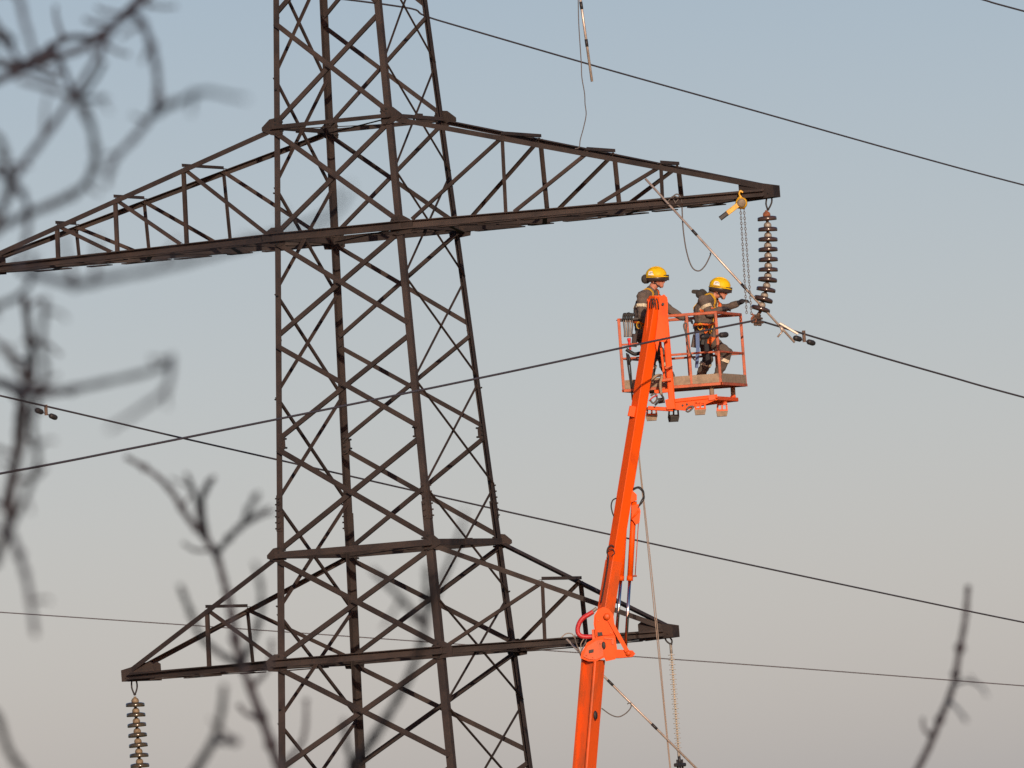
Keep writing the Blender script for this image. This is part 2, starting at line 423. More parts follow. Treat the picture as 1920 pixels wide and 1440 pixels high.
low_lr, top_lr = arm(1, L1, L2, 3.91, LS_ST, chord=.100)
low_ll, top_ll = arm(-1, L1, L2, 3.91, LS_ST, chord=.100)
# ------------------------------------------------------------------ insulator strings
def px_len(px, Y): return px * Y / FPX
TIPY = T(5.82, 0, T2).y
def disc_mesh(name, mats):
    m = MB()
    m.lathe((0, 0, 0), (0, 0, 1), [(.040, -.012), (.108, -.030), (.122, -.036), (.128, -.028), (.128, .002), (.118, .014), (.080, .022), (.046, .026)], 20, 0)
    return m.mesh(name, mats)
def cap_mesh(name, mats):
    m = MB()
    m.lathe((0, 0, 0), (0, 0, 1), [(.046, .018), (.051, .032), (.050, .052), (.040, .072), (.020, .084), (.016, .10)], 14, 0)
    m.lathe((0, 0, 0), (0, 0, -1), [(.042, .004), (.036, .03), (.022, .04), (.014, .055)], 12, 1)
    return m.mesh(name, mats)
D_BR, C_BR, C_RU = disc_mesh('porcelain_disc', [PORC]), cap_mesh('metal_cap', [CAPM, DARK]), cap_mesh('metal_cap', [RUSTCAP, DARK])
D_GR, C_GR = disc_mesh('porcelain_disc', [PORC_G]), cap_mesh('metal_cap', [CAPY, DARK])
def shackle(m, top, bot, w=.035, r=.011):
    d = (bot - top); s_ = Vector((w, 0, 0))
    m.tube(smooth_path([top + d * .55 - s_, top + d * .15 - s_, top - s_ * .6, top + s_ * .6, top + d * .15 + s_, top + d * .55 + s_, bot, top + d * .55 - s_], 4), r, 6)
    m.sphere(bot, .02, 8)
def string(pts, dm, cm, first_cap, label, hook_top, group):
    """pts: disc centres from the top down"""
    root = thing('insulator_string', hook_top, label, 'insulator', group)
    m = MB(); shackle(m, Vector(hook_top), pts[0] + (Vector(hook_top) - pts[0]) * .42); m.build('shackle', DARK, root)
    for i, p in enumerate(pts):
        up = (pts[i - 1] - p) if i else (p - pts[1]) * -1 if False else (pts[0] - pts[1])
        up = (pts[max(i - 1, 0)] - pts[min(i + 1, len(pts) - 1)]).normalized()
        q = (up + Vector((random.uniform(-.045, .045), random.uniform(-.045, .045), 0))).to_track_quat('Z', 'X').to_euler()
        d = bpy.data.objects.new('disc', dm); COL.objects.link(d); d.parent = root; d.location = p - Vector(hook_top); d.rotation_euler = q
        c = bpy.data.objects.new('cap', first_cap if (i == 0 and first_cap) else cm); COL.objects.link(c); c.parent = d
    return root
pxs = [(1438, 408.5), (1439.5, 428.6), (1440, 447.5), (1440, 466.4), (1440.4, 485.3), (1440.4, 504.2), (1439.3, 523), (1436.5, 541.5), (1431.8, 559.7), (1426.6, 577.8)]
pts = [P(x, y, TIPY) for x, y in pxs]
ur = string(pts, D_BR, C_BR, C_RU, 'bent string of brown porcelain discs under the long right crossarm tip', T(5.82, 0, T2 - .05), None)
# suspension clamp at the foot of that string
clampc = P(1420, 600, TIPY)
m = MB(); e = pts[-1]; m.tube([e - Vector((0, 0, .03)), P(1423, 588, TIPY), clampc + Vector((0, 0, .04))], [.02, .022, .028], 8)
dirw = TV
for o in (-.09, -.04, .04, .09):
    c = clampc + TU * 0 + dirw * o
    m.tube([c - Vector((0, 0, .06)), c + Vector((0, 0, .055))], .013, 6); m.sphere(c + Vector((0, 0, .055)), .02, 6); m.sphere(c - Vector((0, 0, .06)), .02, 6)
m.bar(clampc - dirw * .17 - Vector((0, 0, .03)), clampc + dirw * .17 - Vector((0, 0, .03)), .032, .04, (0, 0, 1), .010)
m.bar(clampc - dirw * .12 + Vector((0, 0, .02)), clampc + dirw * .12 + Vector((0, 0, .02)), .03, .06, (0, 0, 1), .008)
m.build('suspension_clamp', CLAMPM, ur)
LLY = T(-3.91, 0, L2).y
tipll = T(-3.91, 0, L2 - .05)
sx, sy = PX(tipll)
ptsl = [P(sx + 2.2 + .075 * (y - 1320), y, LLY) for y in [1320 + 19.0 * i for i in range(10)]]
string(ptsl, D_GR, C_GR, None, 'straight string of olive discs with buff caps under the lower left crossarm', tipll, None)
# slim polymer insulator under the lower right crossarm
tiplr = T(3.91, 0, L2 - .05); LRY = tiplr.y; sx, sy = PX(tiplr)
root = thing('insulator_string', tiplr, 'slim pale rod insulator with many thin sheds under the lower right crossarm', 'insulator')
m = MB(); shackle(m, tiplr, P(1258, 1208, LRY)); m.build('shackle', DARK, root)
a, b = P(1257.5, 1208, LRY), P(1273, 1418, LRY); ax = (b - a).normalized()
m = MB(); m.tube([a, a + ax * .12], .018, 8); m.tube([b - ax * .08, b + ax * .04], .018, 8); m.build('end_fitting', CAPM, root)
m = MB(); m.tube([a + ax * .10, b - ax * .05], .011, 8); m.build('core_rod', POLYM, root)
shed = MB(); shed.lathe((0, 0, 0), (0, 0, 1), [(.010, .007), (.043, .001), (.043, -.006), (.010, -.006)], 14); shm = shed.mesh('shed', POLYM)
sheds = MB(); shed2 = MB(); shed2.lathe((0, 0, 0), (0, 0, 1), [(.010, .006), (.028, .001), (.028, -.005), (.010, -.005)], 12); shm2 = shed2.mesh('shed', POLYM)
Ls = (b - a).length - .22; n = 40
for i in range(n):
    d = bpy.data.objects.new('shed', shm if i % 2 == 0 else shm2); COL.objects.link(d); d.parent = root
    d.location = a + ax * (.14 + Ls * i / (n - 1)) - tiplr; d.rotation_euler = (-ax).to_track_quat('Z', 'X').to_euler()
m = MB(); cb = P(1275, 1434, LRY); m.tube([b, cb], .02, 8); m.bar(cb - TV * .15, cb + TV * .15, .05, .05, (0, 0, 1), .012)
for o in (-.08, 0, .08): m.tube([cb + TV * o - Vector((0, 0, .06)), cb + TV * o + Vector((0, 0, .07))], .014, 6)
m.build('suspension_clamp', DARK, root)

# ------------------------------------------------------------------ conductors
def wire(name, start, vdir, pix_fwd, pix_back, r, label, far=45.0, group='overhead conductors', through=True):
    """conductor through start in the vertical plane along vdir, passing the measured sightings"""
    nrm = Vector((vdir.y, -vdir.x, 0)); pts_ = []
    for side in (pix_back[::-1], [None], pix_fwd):
        for q in side:
            pts_.append(Vector(start) if q is None else ray_plane(q[0], q[1], Vector(start), nrm))
    i0 = len(pix_back)
    back, fwd = pts_[:i0 + 1], pts_[i0:]
    def extend(seq):
        d = (seq[-1] - seq[-2]); d2 = d / max(Vector((d.x, d.y, 0)).length, 1e-6)
        return [seq[-1] + Vector((d2.x, d2.y, d2.z + .0006 * k)) * k for k in (10, 22, far)]
    if not through: fwd = fwd[1:]
    path = []
    if pix_back: path += smooth_path(extend(back[::-1])[::-1] + back, 8)
    if pix_fwd: path += smooth_path(fwd + extend(fwd), 8)[1 if path else 0:]
    m_ = MB(); m_.tube(path, r, 8)
    o = m_.build(name, WIRE, None, start); tag(o, label, 'cable', group); return o, nrm
w_ur, n_ur = wire('overhead_conductor', clampc, TV, [(1507, 626), (1640, 666), (1780, 706), (1920, 745)], [(1310, 622), (1200, 645), (1055, 676), (908, 707), (694, 751), (480, 794), (240, 842), (0, 888)], .0135, 'dark cable held by the bent insulator string, crossing in front of the boom')
c_ul = P(-8, 740, T(-5.82, 0, T2).y)
w_ul, n_ul = wire('overhead_conductor', c_ul, TV, [(170, 781), (340, 821), (640, 889), (940, 957), (1230, 1021), (1575, 1095), (1920, 1167)], [], .0135, 'dark cable descending behind the tower legs from the left edge to the right edge')
p_tl = T(-4.0, 0, 8.4 - 1.75)
w_tl, _ = wire('overhead_conductor', p_tl, TV, [(720, 8), (818, 37), (1110, 122), (1420, 209), (1700, 288), (1920, 347)], [], .0135, 'dark cable sloping down above the right crossarm to the right edge')
p_tr = T(4.0, 0, 8.4 - 1.75)
w_tr, _ = wire('overhead_conductor', p_tr, TV, [(1680, -46), (1838, -2), (1920, 21)], [], .0135, 'short piece of dark cable cutting the top right corner', through=False)
# far thin line behind everything
m = MB(); FY = 235
m.tube(smooth_path([P(x, y, FY) for x, y in [(-1500, 1040), (-400, 1122), (0, 1148), (480, 1181), (960, 1215), (1440, 1249), (1920, 1286), (2600, 1338), (3600, 1420)]], 8), .011, 8)
o = m.build('overhead_conductor', WIRE, None, P(960, 1215, FY)); tag(o, 'thinnest, farthest cable running almost level below the lower crossarm', 'cable', 'overhead conductors')

def damper(px, py, start, nrm, label, wpx):
    """wpx: where the two weights hang, as seen"""
    c = ray_plane(px, py, start, nrm); a0, b0 = P(*wpx[0], c.y - .10), P(*wpx[1], c.y + .10); t = (b0 - a0).normalized()
    root_ = thing('vibration_damper', c, label, 'damper', 'dumbbell dampers clamped on the cables')
    q = (a0 + b0) / 2
    m_ = MB(); m_.bar(c + Vector((0, 0, .03)), q + Vector((0, 0, -.02)), .045, .035, (1, 0, 0), .008); m_.build('clamp', CLAMPM, root_)
    m_ = MB(); m_.tube([a0, q, b0], .008, 6); m_.build('messenger_cable', WIRE, root_)
    for e_, s_ in ((a0, -1), (b0, 1)):
        m_ = MB(); d_ = t * s_; m_.lathe(e_ - d_ * .06, d_, [(.0, 0), (.028, .004), (.036, .02), (.038, .10), (.030, .128), (.0, .136)], 14); m_.build('weight', DARK, root_)
damper(1507, 624, clampc, n_ur, 'damper on the cable just right of the pole end', ((1496, 635), (1520, 642)))
damper(1338, 620, clampc, n_ur, 'damper on the cable in front of the stooping worker', ((1322, 631), (1356, 628)))
damper(86, 763, c_ul, n_ul, 'damper on the cable near the left edge', ((74, 771), (99, 781)))

# ------------------------------------------------------------------ lever hoist with its chains
HY = T(5.5, 0, T2).y - .24
hp = P(1391, 372, HY)
hoist = thing('lever_hoist', hp, 'yellow lever chain hoist hooked on the right crossarm tip', 'hoist')
m = MB(); m.tube(smooth_path([P(1393, 361, HY), P(1388, 358, HY), P(1386, 364, HY), P(1389, 369, HY), P(1392, 374, HY)], 5), .013, 8); m.build('hook', YEL, hoist)
m = MB(); c = P(1390, 381, HY)
m.lathe(c - Vector((0, .07, 0)), (0, 1, 0), [(.0, 0), (.055, .004), (.075, .02), (.080, .06), (.075, .11), (.055, .13), (.0, .134)], 18)
m.bar(P(1391, 371, HY), P(1384, 380, HY), .07, .08, (0, 1, 0), .012); m.build('gear_housing', YEL, hoist)
m = MB(); m.lathe(c - Vector((0, .082, 0)), (0, -1, 0), [(.058, 0), (.058, .012), (.03, .016), (.0, .018)], 16)
m.build('brake_cover', CAPY, hoist)
m = MB(); m.tube([P(1382, 388, HY), P(1397, 390, HY)], .02, 8); m.build('chain_guide', RUSTCAP, hoist)
m = MB(); m.bar(P(1384, 384, HY - .08), P(1362, 401, HY - .08), .065, .028, (0, 0, 1), .006); m.build('lever', YEL, hoist)
m = MB(); m.bar(P(1364, 399.5, HY - .08), P(1350, 410, HY - .08), .062, .05, (0, 0, 1), .012); m.build('handle_grip', DARK, hoist)
def chain(a_, b_, parent, name):
    m_ = MB(); d = b_ - a_; n_ = int(d.length / .034); ax_ = d.normalized()
    for i in range(n_):
        c_ = a_ + d * ((i + .5) / n_); s_ = perp(ax_, Vector((1, 0, 0)) if i % 2 else Vector((0, 1, 0)))
        loop = [c_ + ax_ * (.021 * math.cos(t)) + s_ * (.0125 * math.sin(t)) for t in [k * math.pi / 4 for k in range(9)]]
        m_.tube(loop, .0048, 5, False)
    return m_.build(name, CHAINM, parent)
chain(P(1388.5, 392, HY), P(1400, 588, HY), hoist, 'load_chain')
chain(P(1395, 392, HY), P(1409, 590, HY), hoist, 'load_chain')
m = MB(); m.tube(smooth_path([P(1409, 588, HY), P(1413, 592, HY), P(1409, 597, HY), P(1411, 603, HY), P(1417, 603, HY), P(1418, 598, HY)], 5), .011, 8); m.build('lower_hook', RUSTCAP, hoist)

# ------------------------------------------------------------------ earthing poles
def pole_thing(pixels, Y, label, r=.015):
    a_, b_ = P(*pixels[0], Y[0]), P(*pixels[1], Y[1])
    o_ = thing('earthing_pole', a_, label, 'pole', 'portable earthing poles')
    n_ = 4; L_ = b_ - a_
    m_ = MB(); m_.tube([a_, b_], r, 10); m_.build('rod', ALU, o_)
    for f in (.33, .66):
        m_ = MB(); c_ = a_ + L_ * f; m_.tube([c_ - L_.normalized() * .05, c_ + L_.normalized() * .05], r * 1.25, 10); m_.build('joint_sleeve', DARK, o_)
    return o_, a_, b_
PY0 = low_ur(-1, .66).y - .10
pole, pa, pb = pole_thing([(1210, 335), (1490, 642)], [PY0, TIPY - .12], 'long pale pole leaning from the right crossarm down to the clamped cable')
m = MB(); m.bar(P(1462, 606, TIPY - .13), P(1496, 626, TIPY - .13), .055, .03, (0, 1, 0), .006); m.tube([P(1458, 632, TIPY - .1), P(1468, 620, TIPY - .1)], .012, 6); m.tube([P(1464, 612, TIPY - .1), P(1468, 622, TIPY - .1)], .02, 8)
m.build('line_clamp', ALU, pole)
m = MB(); m.tube(smooth_path([P(x, y, PY0 - .04) for x, y in [(1268, 384), (1262, 370), (1270, 364), (1278, 374), (1279, 395), (1281, 430), (1287, 470), (1297, 500), (1310, 508), (1322, 498), (1332, 478), (1331, 474)]], 6), .0085, 6)
m.tube(smooth_path([P(x, y, PY0 - .05) for x, y in [(1252, 378), (1262, 368), (1272, 372), (1266, 382), (1276, 388)]], 6), .0085, 6); m.build('earth_cable', CABLE, pole)
LPY = LRY - .25
pole2, pa, pb = pole_thing([(1062, 1198), (1312, 1447)], [146.9, 146.9], 'lower pale pole slanting behind the orange boom to the bottom edge')
m = MB(); m.tube(smooth_path([P(x, y, 146.85) for x, y in [(1128, 1328), (1145, 1340), (1160, 1344), (1174, 1337), (1183, 1326), (1182, 1318), (1176, 1320)]], 6), .0075, 6); m.build('earth_cable', CABLE, pole2)
TPY = T(2.4, 0, T1).y - .1
pole3, pa, pb = pole_thing([(1080, -60), (1110, 153)], [TPY, TPY], 'short pale pole hanging into the top edge above the crossarm', .017)
m = MB(); m.tube(smooth_path([P(x, y, TPY) for x, y in [(1084, -10), (1085, 40), (1088, 90), (1090, 120), (1091, 145), (1096, 175), (1097, 195), (1099, 215), (1094, 240), (1088, 262), (1086, 276), (1078, 279)]], 6), .0065, 6); m.build('earth_cable', CABLE, pole3)

# ------------------------------------------------------------------ the aerial work platform
BY = 146.55
def lerp(a_, b_, t): return a_ + (b_ - a_) * t
liftbase = P(1040, 2100, BY); liftbase.z = gz(0, BY)
lift = thing('aerial_lift', liftbase, 'bright orange jointed boom of an aerial work platform with its railed basket', 'aerial lift')
YA = Vector((0, 1, 0))
def rot_sq(sx_, sy_, ang, ch=.012):
    c_, s_ = math.cos(ang), math.sin(ang); hx, hy = sx_ / 2, sy_ / 2
    pr = [(-hx + ch, -hy), (hx - ch, -hy), (hx, -hy + ch), (hx, hy - ch), (hx - ch, hy), (-hx + ch, hy), (-hx, hy - ch), (-hx, -hy + ch)]
    return [(x * c_ - y * s_, x * s_ + y * c_) for x, y in pr]
def cx(y): return 1218 - .1625 * (y - 640)
# upper boom: inner and outer telescoping box sections seen edge-on
up_axis = (P(cx(570), 570, BY) - P(cx(1170), 1170, BY)).normalized(); xax = perp(up_axis, Vector((1, 0, 0)))
m = MB(); m.prism(P(cx(1172), 1172, BY), P(cx(557), 557, BY), rot_sq(.152, .152, R(37), .008), xax)
boom = m.build('boom', ORANGE, lift)
m = MB(); m.prism(P(cx(1176), 1176, BY), P(cx(1052), 1052, BY), rot_sq(.166, .166, R(37), .008), xax); m.build('boom_sleeve', ORANGE_W, boom)
m = MB(); cc = P(cx(772) - 12, 772, BY - .04); m.bar(P(cx(762) - 11, 762, BY - .06), P(cx(780) - 12, 781, BY - .06), .095, .12, xax, .01); m.build('stop_block', ORANGE, boom)
# boom head with hose slots
m = MB()
m.plate([P(x, y, BY - .055) for x, y in [(1236, 557), (1245, 552), (1251, 558), (1253, 604), (1253, 634), (1246, 642), (1236, 640), (1232, 660), (1228, 640), (1233, 600)]], YA * .06)
m.plate([P(x, y, BY + .10) for x, y in [(1212, 640), (1213, 562), (1218, 555), (1246, 554), (1252, 562), (1253, 640)]], YA * .04)
m.bar(P(1216, 562, BY + .02), P(1212, 640, BY + .02), .012, .14, xax); m.bar(P(1251, 566, BY + .02), P(1251, 636, BY + .02), .012, .14, xax)
m.build('boom_head', ORANGE, boom)
for i, dx in enumerate((0, 4, 9)):
    m = MB(); m.tube(smooth_path([P(1218 + dx, 578, BY - .093), P(1219 + dx, 566, BY - .10), P(1222 + dx, 560, BY - .093), P(1225 + dx, 568, BY - .10), P(1226 + dx, 580, BY - .093)], 4), .007, 6); m.build('hose', RUBBER, boom)
for bx, by_ in ((1243, 570),):
    m = MB(); m.tube([P(bx, by_, BY - .09), P(bx, by_, BY - .115)], .018, 10); m.build('pin', DARK, boom)
# lift cylinders
def cyl(a_, b_, r, name, mt, par=lift, n=14):
    m_ = MB(); m_.tube([a_, b_], r, n); return m_.build(name, mt, par)
c1 = cyl(P(1189, 940, BY + .05), P(1181, 1086, BY + .05), .037, 'lift_cylinder', ORANGE)
cyl(P(1181.2, 1080, BY + .05), P(1180.7, 1089, BY + .05), .042, 'gland', ORANGE, c1); cyl(P(1180.5, 1089, BY + .05), P(1173, 1216, BY + .05), .021, 'piston_rod', CHROME, c1)
c2 = cyl(P(1172, 960, BY + .14), P(1164.5, 1086, BY + .14), .037, 'lift_cylinder', ORANGE)
cyl(P(1164.6, 1080, BY + .14), P(1164, 1089, BY + .14), .042, 'gland', ORANGE, c2); cyl(P(1164, 1089, BY + .14), P(1155, 1200, BY + .14), .021, 'piston_rod', CHROME, c2)
m = MB(); m.plate([P(x, y, BY + .02) for x, y in [(1186, 920), (1194, 928), (1194, 938), (1184, 942), (1176, 930)]], YA * .10); m.plate([P(x, y, BY + .0) for x, y in [(1184, 948), (1197, 945), (1201, 958), (1199, 980), (1192, 984), (1184, 972)]], YA * .07)
m.tube([P(1184, 974, BY - .02), P(1197, 958, BY - .05)], .014, 8); m.build('valve_block', ORANGE, c1)
cyl(P(1197, 980, BY), P(1191, 1078, BY), .006, 'pilot_pipe', RAIL, c1, 6); cyl(P(1187, 1080, BY), P(1194, 1080, BY), .012, 'pipe_elbow', RAIL, c1, 8)
for pth in ([(1187, 919), (1196, 915), (1204, 921), (1208, 932), (1204, 942), (1197, 950)], [(1187, 916), (1198, 913), (1206, 920), (1207, 930), (1202, 940), (1196, 953)], [(1156, 934), (1149, 938), (1146, 948), (1148, 960), (1151, 968)]):
    m = MB(); m.tube(smooth_path([P(x, y, BY - .03) for x, y in pth], 5), .0085, 6); m.build('hose', RUBBER, boom)
m = MB(); m.tube(smooth_path([P(x, y, BY - .10) for x, y in [(1152, 1026), (1146, 1022), (1140, 1027), (1138, 1036), (1141, 1046), (1138, 1070), (1133, 1100), (1127, 1130)]], 5), .008, 6); m.build('hose', RUBBER, boom)
m = MB(); m.tube(smooth_path([P(x, y, BY - .105) for x, y in [(1138, 1036), (1143, 1030), (1150, 1031), (1152, 1038), (1147, 1042)]], 5), .007, 6); m.build('hose', RUBBER, boom)
# elbow joint: cheek plates, crossbeam, link
def cheek(outline, Y_, th, mt, name, par): m_ = MB(); m_.plate([P(x, y, Y_) for x, y in outline], YA * th); return m_.build(name, mt, par)
EL = [(1113, 1170), (1114, 1154), (1121, 1143), (1131, 1138), (1142, 1142), (1150, 1153), (1152, 1170), (1154, 1196), (1157, 1216), (1154, 1236), (1136, 1240), (1133, 1233), (1118, 1240), (1103, 1240), (1088, 1234), (1090, 1224), (1101, 1205), (1117, 1196)]
el = cheek(EL, BY - .13, .03, ORANGE, 'elbow_bracket', lift)
cheek(EL, BY + .20, .03, ORANGE, 'cheek_plate', el)
cheek([(1116, 1172), (1117, 1156), (1123, 1146), (1131, 1142), (1141, 1146), (1147, 1156), (1149, 1172), (1150, 1190), (1119, 1192)], BY - .15, .03, ORANGE, 'yoke_plate', el)
cheek([(1101, 1212), (1118, 1201), (1131, 1200), (1131, 1230), (1118, 1237), (1104, 1236), (1093, 1231)], BY - .15, .022, ORANGE_W, 'wear_plate', el)
for bx, by_ in ((1122, 1164), (1145, 1172), (1122, 1184), (1145, 1186), (1100, 1228), (1112, 1232), (1126, 1206)):
    m = MB(); m.tube([P(bx, by_, BY - .15), P(bx, by_, BY - .178)], .011, 6); m.build('bolt', ORANGE_W, el)
m = MB(); m.bar(P(1130, 1205, BY - .1), P(1130, 1205, BY + .18), .26, .36, (1, 0, 0)); m.build('elbow_core', ORANGE_W, el)
m = MB(); m.plate([P(x, y, BY + .0) for x, y in [(1133, 1222), (1158, 1218), (1186, 1220), (1191, 1226), (1186, 1232), (1160, 1234), (1135, 1234)]], YA * .30); m.build('cylinder_foot', ORANGE, el)
for off in (-.178, .0):
    m = MB(); m.bar(P(1138, 1153, BY + off), P(1176, 1221, BY + off), .055, .022, (1, 0, 0)); m.build('link', ORANGE, el)
m = MB(); m.lathe(P(1138, 1156, BY - .17), (0, -1, 0), [(.045, 0), (.045, .03), (.02, .04), (0, .04)], 16); m.lathe(P(1178, 1225, BY - .155), (0, -1, 0), [(.035, 0), (.035, .02), (0, .022)], 14); m.build('pivot_pin', ORANGE_W, el)
m = MB(); m.lathe(P(1132, 1210, BY - .163), (0, -1, 0), [(.034, 0), (.026, .004), (0, .005)], 14, squash=(.75, 1.5)); m.build('oval_port', RUBBER, el)
for q in ([(1120, 1186), (1129, 1185), (1130, 1191), (1121, 1193)], [(1104, 1219), (1113, 1217), (1113, 1223), (1104, 1225)]):  # thin black plates on the bracket, standing in for shaded hollows
    m = MB(); m.plate([P(x, y, BY - .168) for x, y in q], YA * .006); m.build('recess_shade', RUBBER, el)
m = MB(); m.plate([P(x, y, BY - .15) for x, y in [(1132, 1195), (1152, 1197), (1152, 1200), (1132, 1198)]], YA * .02); m.plate([P(x, y, BY - .15) for x, y in [(1146, 1200), (1151, 1200), (1151, 1209), (1147, 1208)]], YA * .02); m.build('lug', ORANGE_W, el)
m = MB(); m.tube(smooth_path([P(x, y, BY - .05) for x, y in [(1112, 1147), (1104, 1152), (1093, 1159), (1086, 1169), (1083, 1181), (1086, 1190), (1096, 1194), (1116, 1193)]], 6), .031, 10); m.build('red_hose', REDHOSE, el)
m = MB(); m.tube([P(1119, 1140, BY - .05), P(1108, 1149, BY - .05)], .022, 8); m.build('hose_fitting', CAPM, el)
for k, pth in enumerate(([(1052, 1196), (1062, 1188), (1074, 1190), (1082, 1210), (1090, 1228)], [(1078, 1190), (1080, 1205), (1086, 1222), (1091, 1236)], [(1096, 1196), (1089, 1208), (1092, 1222), (1100, 1216), (1098, 1204)], [(1100, 1198), (1094, 1212), (1088, 1226)])):
    m = MB(); m.tube(smooth_path([P(x, y, BY - .02 - .02 * k) for x, y in pth], 5), .007, 6); m.build('thin_hose', CABLE if k % 2 else ROPE, el)
# lower boom with a recessed channel in its left face
def c2x(y): return 1112 - .0825 * (y - 1240)
pl0, pl1 = P(c2x(1236), 1236, BY), liftbase + Vector((0, 0, 2.6))
pl1b = P(c2x(1500), 1500, BY); d = (pl1b - pl0); pl1 = pl0 + d * ((pl0.z - (liftbase.z + 2.2)) / (pl0.z - pl1b.z))
hx, hy, ch = .115, .105, .012
prof = [(-hx, -hy), (-hx + .03, -hy), (-hx + .038, -hy + .05), (hx - .038, -hy + .05), (hx - .03, -hy), (hx - ch, -hy), (hx, -hy + ch), (hx, hy), (-hx, hy)]
an = R(-36); prof = [(x * math.cos(an) - y * math.sin(an), x * math.sin(an) + y * math.cos(an)) for x, y in prof]
m = MB(); m.prism(pl1, pl0, prof, Vector((1, 0, 0))); lb = m.build('lower_boom', ORANGE_W, lift)
m = MB(); m.bar(Vector((pl1.x, pl1.y, liftbase.z)), pl1 + Vector((0, 0, .3)), .7, .7, (1, 0, 0), .08); m.build('turntable', ORANGE, lift)
m = MB(); m.bar(Vector((pl1.x, pl1.y, liftbase.z - .05)), Vector((pl1.x, pl1.y, liftbase.z + 1.0)), 2.3, 2.3, (1, 0, 0), .1); m.build('base', DARK, lift)
m = MB(); m.lathe(P(c2x(1341) + 13, 1341, BY - .125), (.58, -.81, 0), [(.040, 0), (.036, .010), (0, .011)], 16, squash=(.75, 1.5)); m.build('oval_port', RUBBER, lb)

# basket ------------------------------------------------------------
FYK = 146.92                                     # front face of the basket
FLc, FRc = P(1170, 737, FYK + .03), P(1351, 715, FYK - .03)
FRc.z = (FLc.z + FRc.z) / 2; FLc.z = FRc.z
wdt = (FRc - FLc); wdt.z = 0
dep = Vector((.345, 1.12, 0))                     # direction of the basket's side
FLOOR = FLc.z
def K(a_, b_, h): return FLc + wdt * a_ + dep * b_ + Vector((0, 0, h))
basket = MB()
basket.plate([K(0, 0, .012), K(1, 0, .012), K(1, 1, .012), K(0, 1, .012)], Vector((0, 0, .024)))
basket = basket.build('basket', RAIL, lift)
def board(a_, b_, name='toe_board', mt=BOARD, h=.115):
    ax_ = (b_ - a_).normalized(); nrm = Vector((ax_.y, -ax_.x, 0)); m_ = MB()
    m_.bar(a_ + Vector((0, 0, h / 2 + .02)) + nrm * .012, b_ + Vector((0, 0, h / 2 + .02)) + nrm * .012, h, .012, (0, 0, 1))
    return m_.build(name, mt, basket)
board(K(0, 0, 0), K(1, 0, 0)); board(K(1, 0, 0), K(1, 1, 0)); board(K(1, 1, 0), K(0, 1, 0)); board(K(0, 1, 0), K(0, 0, 0))
m = MB()
for a_, b_ in ((K(0, 0, 0), K(1, 0, 0)), (K(1, 0, 0), K(1, 1, 0)), (K(1, 1, 0), K(0, 1, 0)), (K(0, 1, 0), K(0, 0, 0))):
    ax_ = (b_ - a_).normalized(); nrm = Vector((ax_.y, -ax_.x, 0)); m.bar(a_ + nrm * .0205 + ax_ * .0, b_ + nrm * .0205, .035, .012, (0, 0, 1))
m.build('bottom_rim', RAIL, basket)
RH = .93
def post(a_, b_, r=.019, mt=RAIL, h=RH): m_ = MB(); m_.bar(K(a_, b_, .02), K(a_, b_, h), r * 2, r * 2, (1, 0, 0), .005); m_.build('post', mt, basket)
for a_, b_ in ((0, 0), (1, 0), (1, 1), (0, 1), (.70, 0), (.43, 1), (.72, 1)): post(a_, b_)
def rail(a_, b_, h, r=.019, mt=RAIL): m_ = MB(); m_.bar(K(*a_, h), K(*b_, h), r * 2, r * 2, (0, 0, 1), .006); m_.build('rail', mt, basket)
rail((.46, 0), (1.0, 0), RH); rail((1.0, -.0), (1, 1), RH - .0); rail((1, 1), (0, 1), RH); rail((0, 1), (0, 0), RH - .002)
rail((.40, .0), (1, 0), .42, .014); rail((1, 0), (1, 1), .421, .014); rail((1, 1), (0, 1), .42, .014); rail((0, 1), (0, 0), .421, .014)
rail((0, 0), (.2, 0), .419, .012); rail((0, 0), (.2, 0), .60, .012)
# mast that carries the basket from the boom head
mt0, mt1 = P(1246, 585, BY + .22), P(1261, 768, BY + .22)
m = MB(); m.bar(mt0, mt1, .085, .10, (1, 0, 0), .012); mast = m.build('mast', ORANGE, lift)
m = MB(); m.bar(P(1238, 640, BY + .16), P(1246, 712, BY + .16), .030, .05, (1, 0, 0), .006); m.build('side_plate', ORANGE, mast)
m = MB(); m.bar(P(1247, 690, BY + .14), P(1261, 688, BY + .14), .03, .03, (0, 0, 1)); m.bar(P(1241, 713, BY + .15), P(1258, 711, BY + .15), .05, .07, (0, 0, 1), .01); m.build('clamp_band', ORANGE_W, mast)
m = MB(); m.plate([P(x, y, BY + .155) for x, y in [(1247, 750), (1263, 745), (1266, 766), (1250, 768)]], YA * .04); m.build('foot_plate', ORANGE, mast)
m = MB(); m.bar(P(1227, 735, BY + .2), P(1263, 731, BY + .2), .05, .05, (0, 0, 1), .008); m.bar(P(1215, 765, BY + .2), P(1262, 768, BY + .2), .05, .06, (0, 0, 1), .008); m.build('cross_beam', ORANGE, mast)
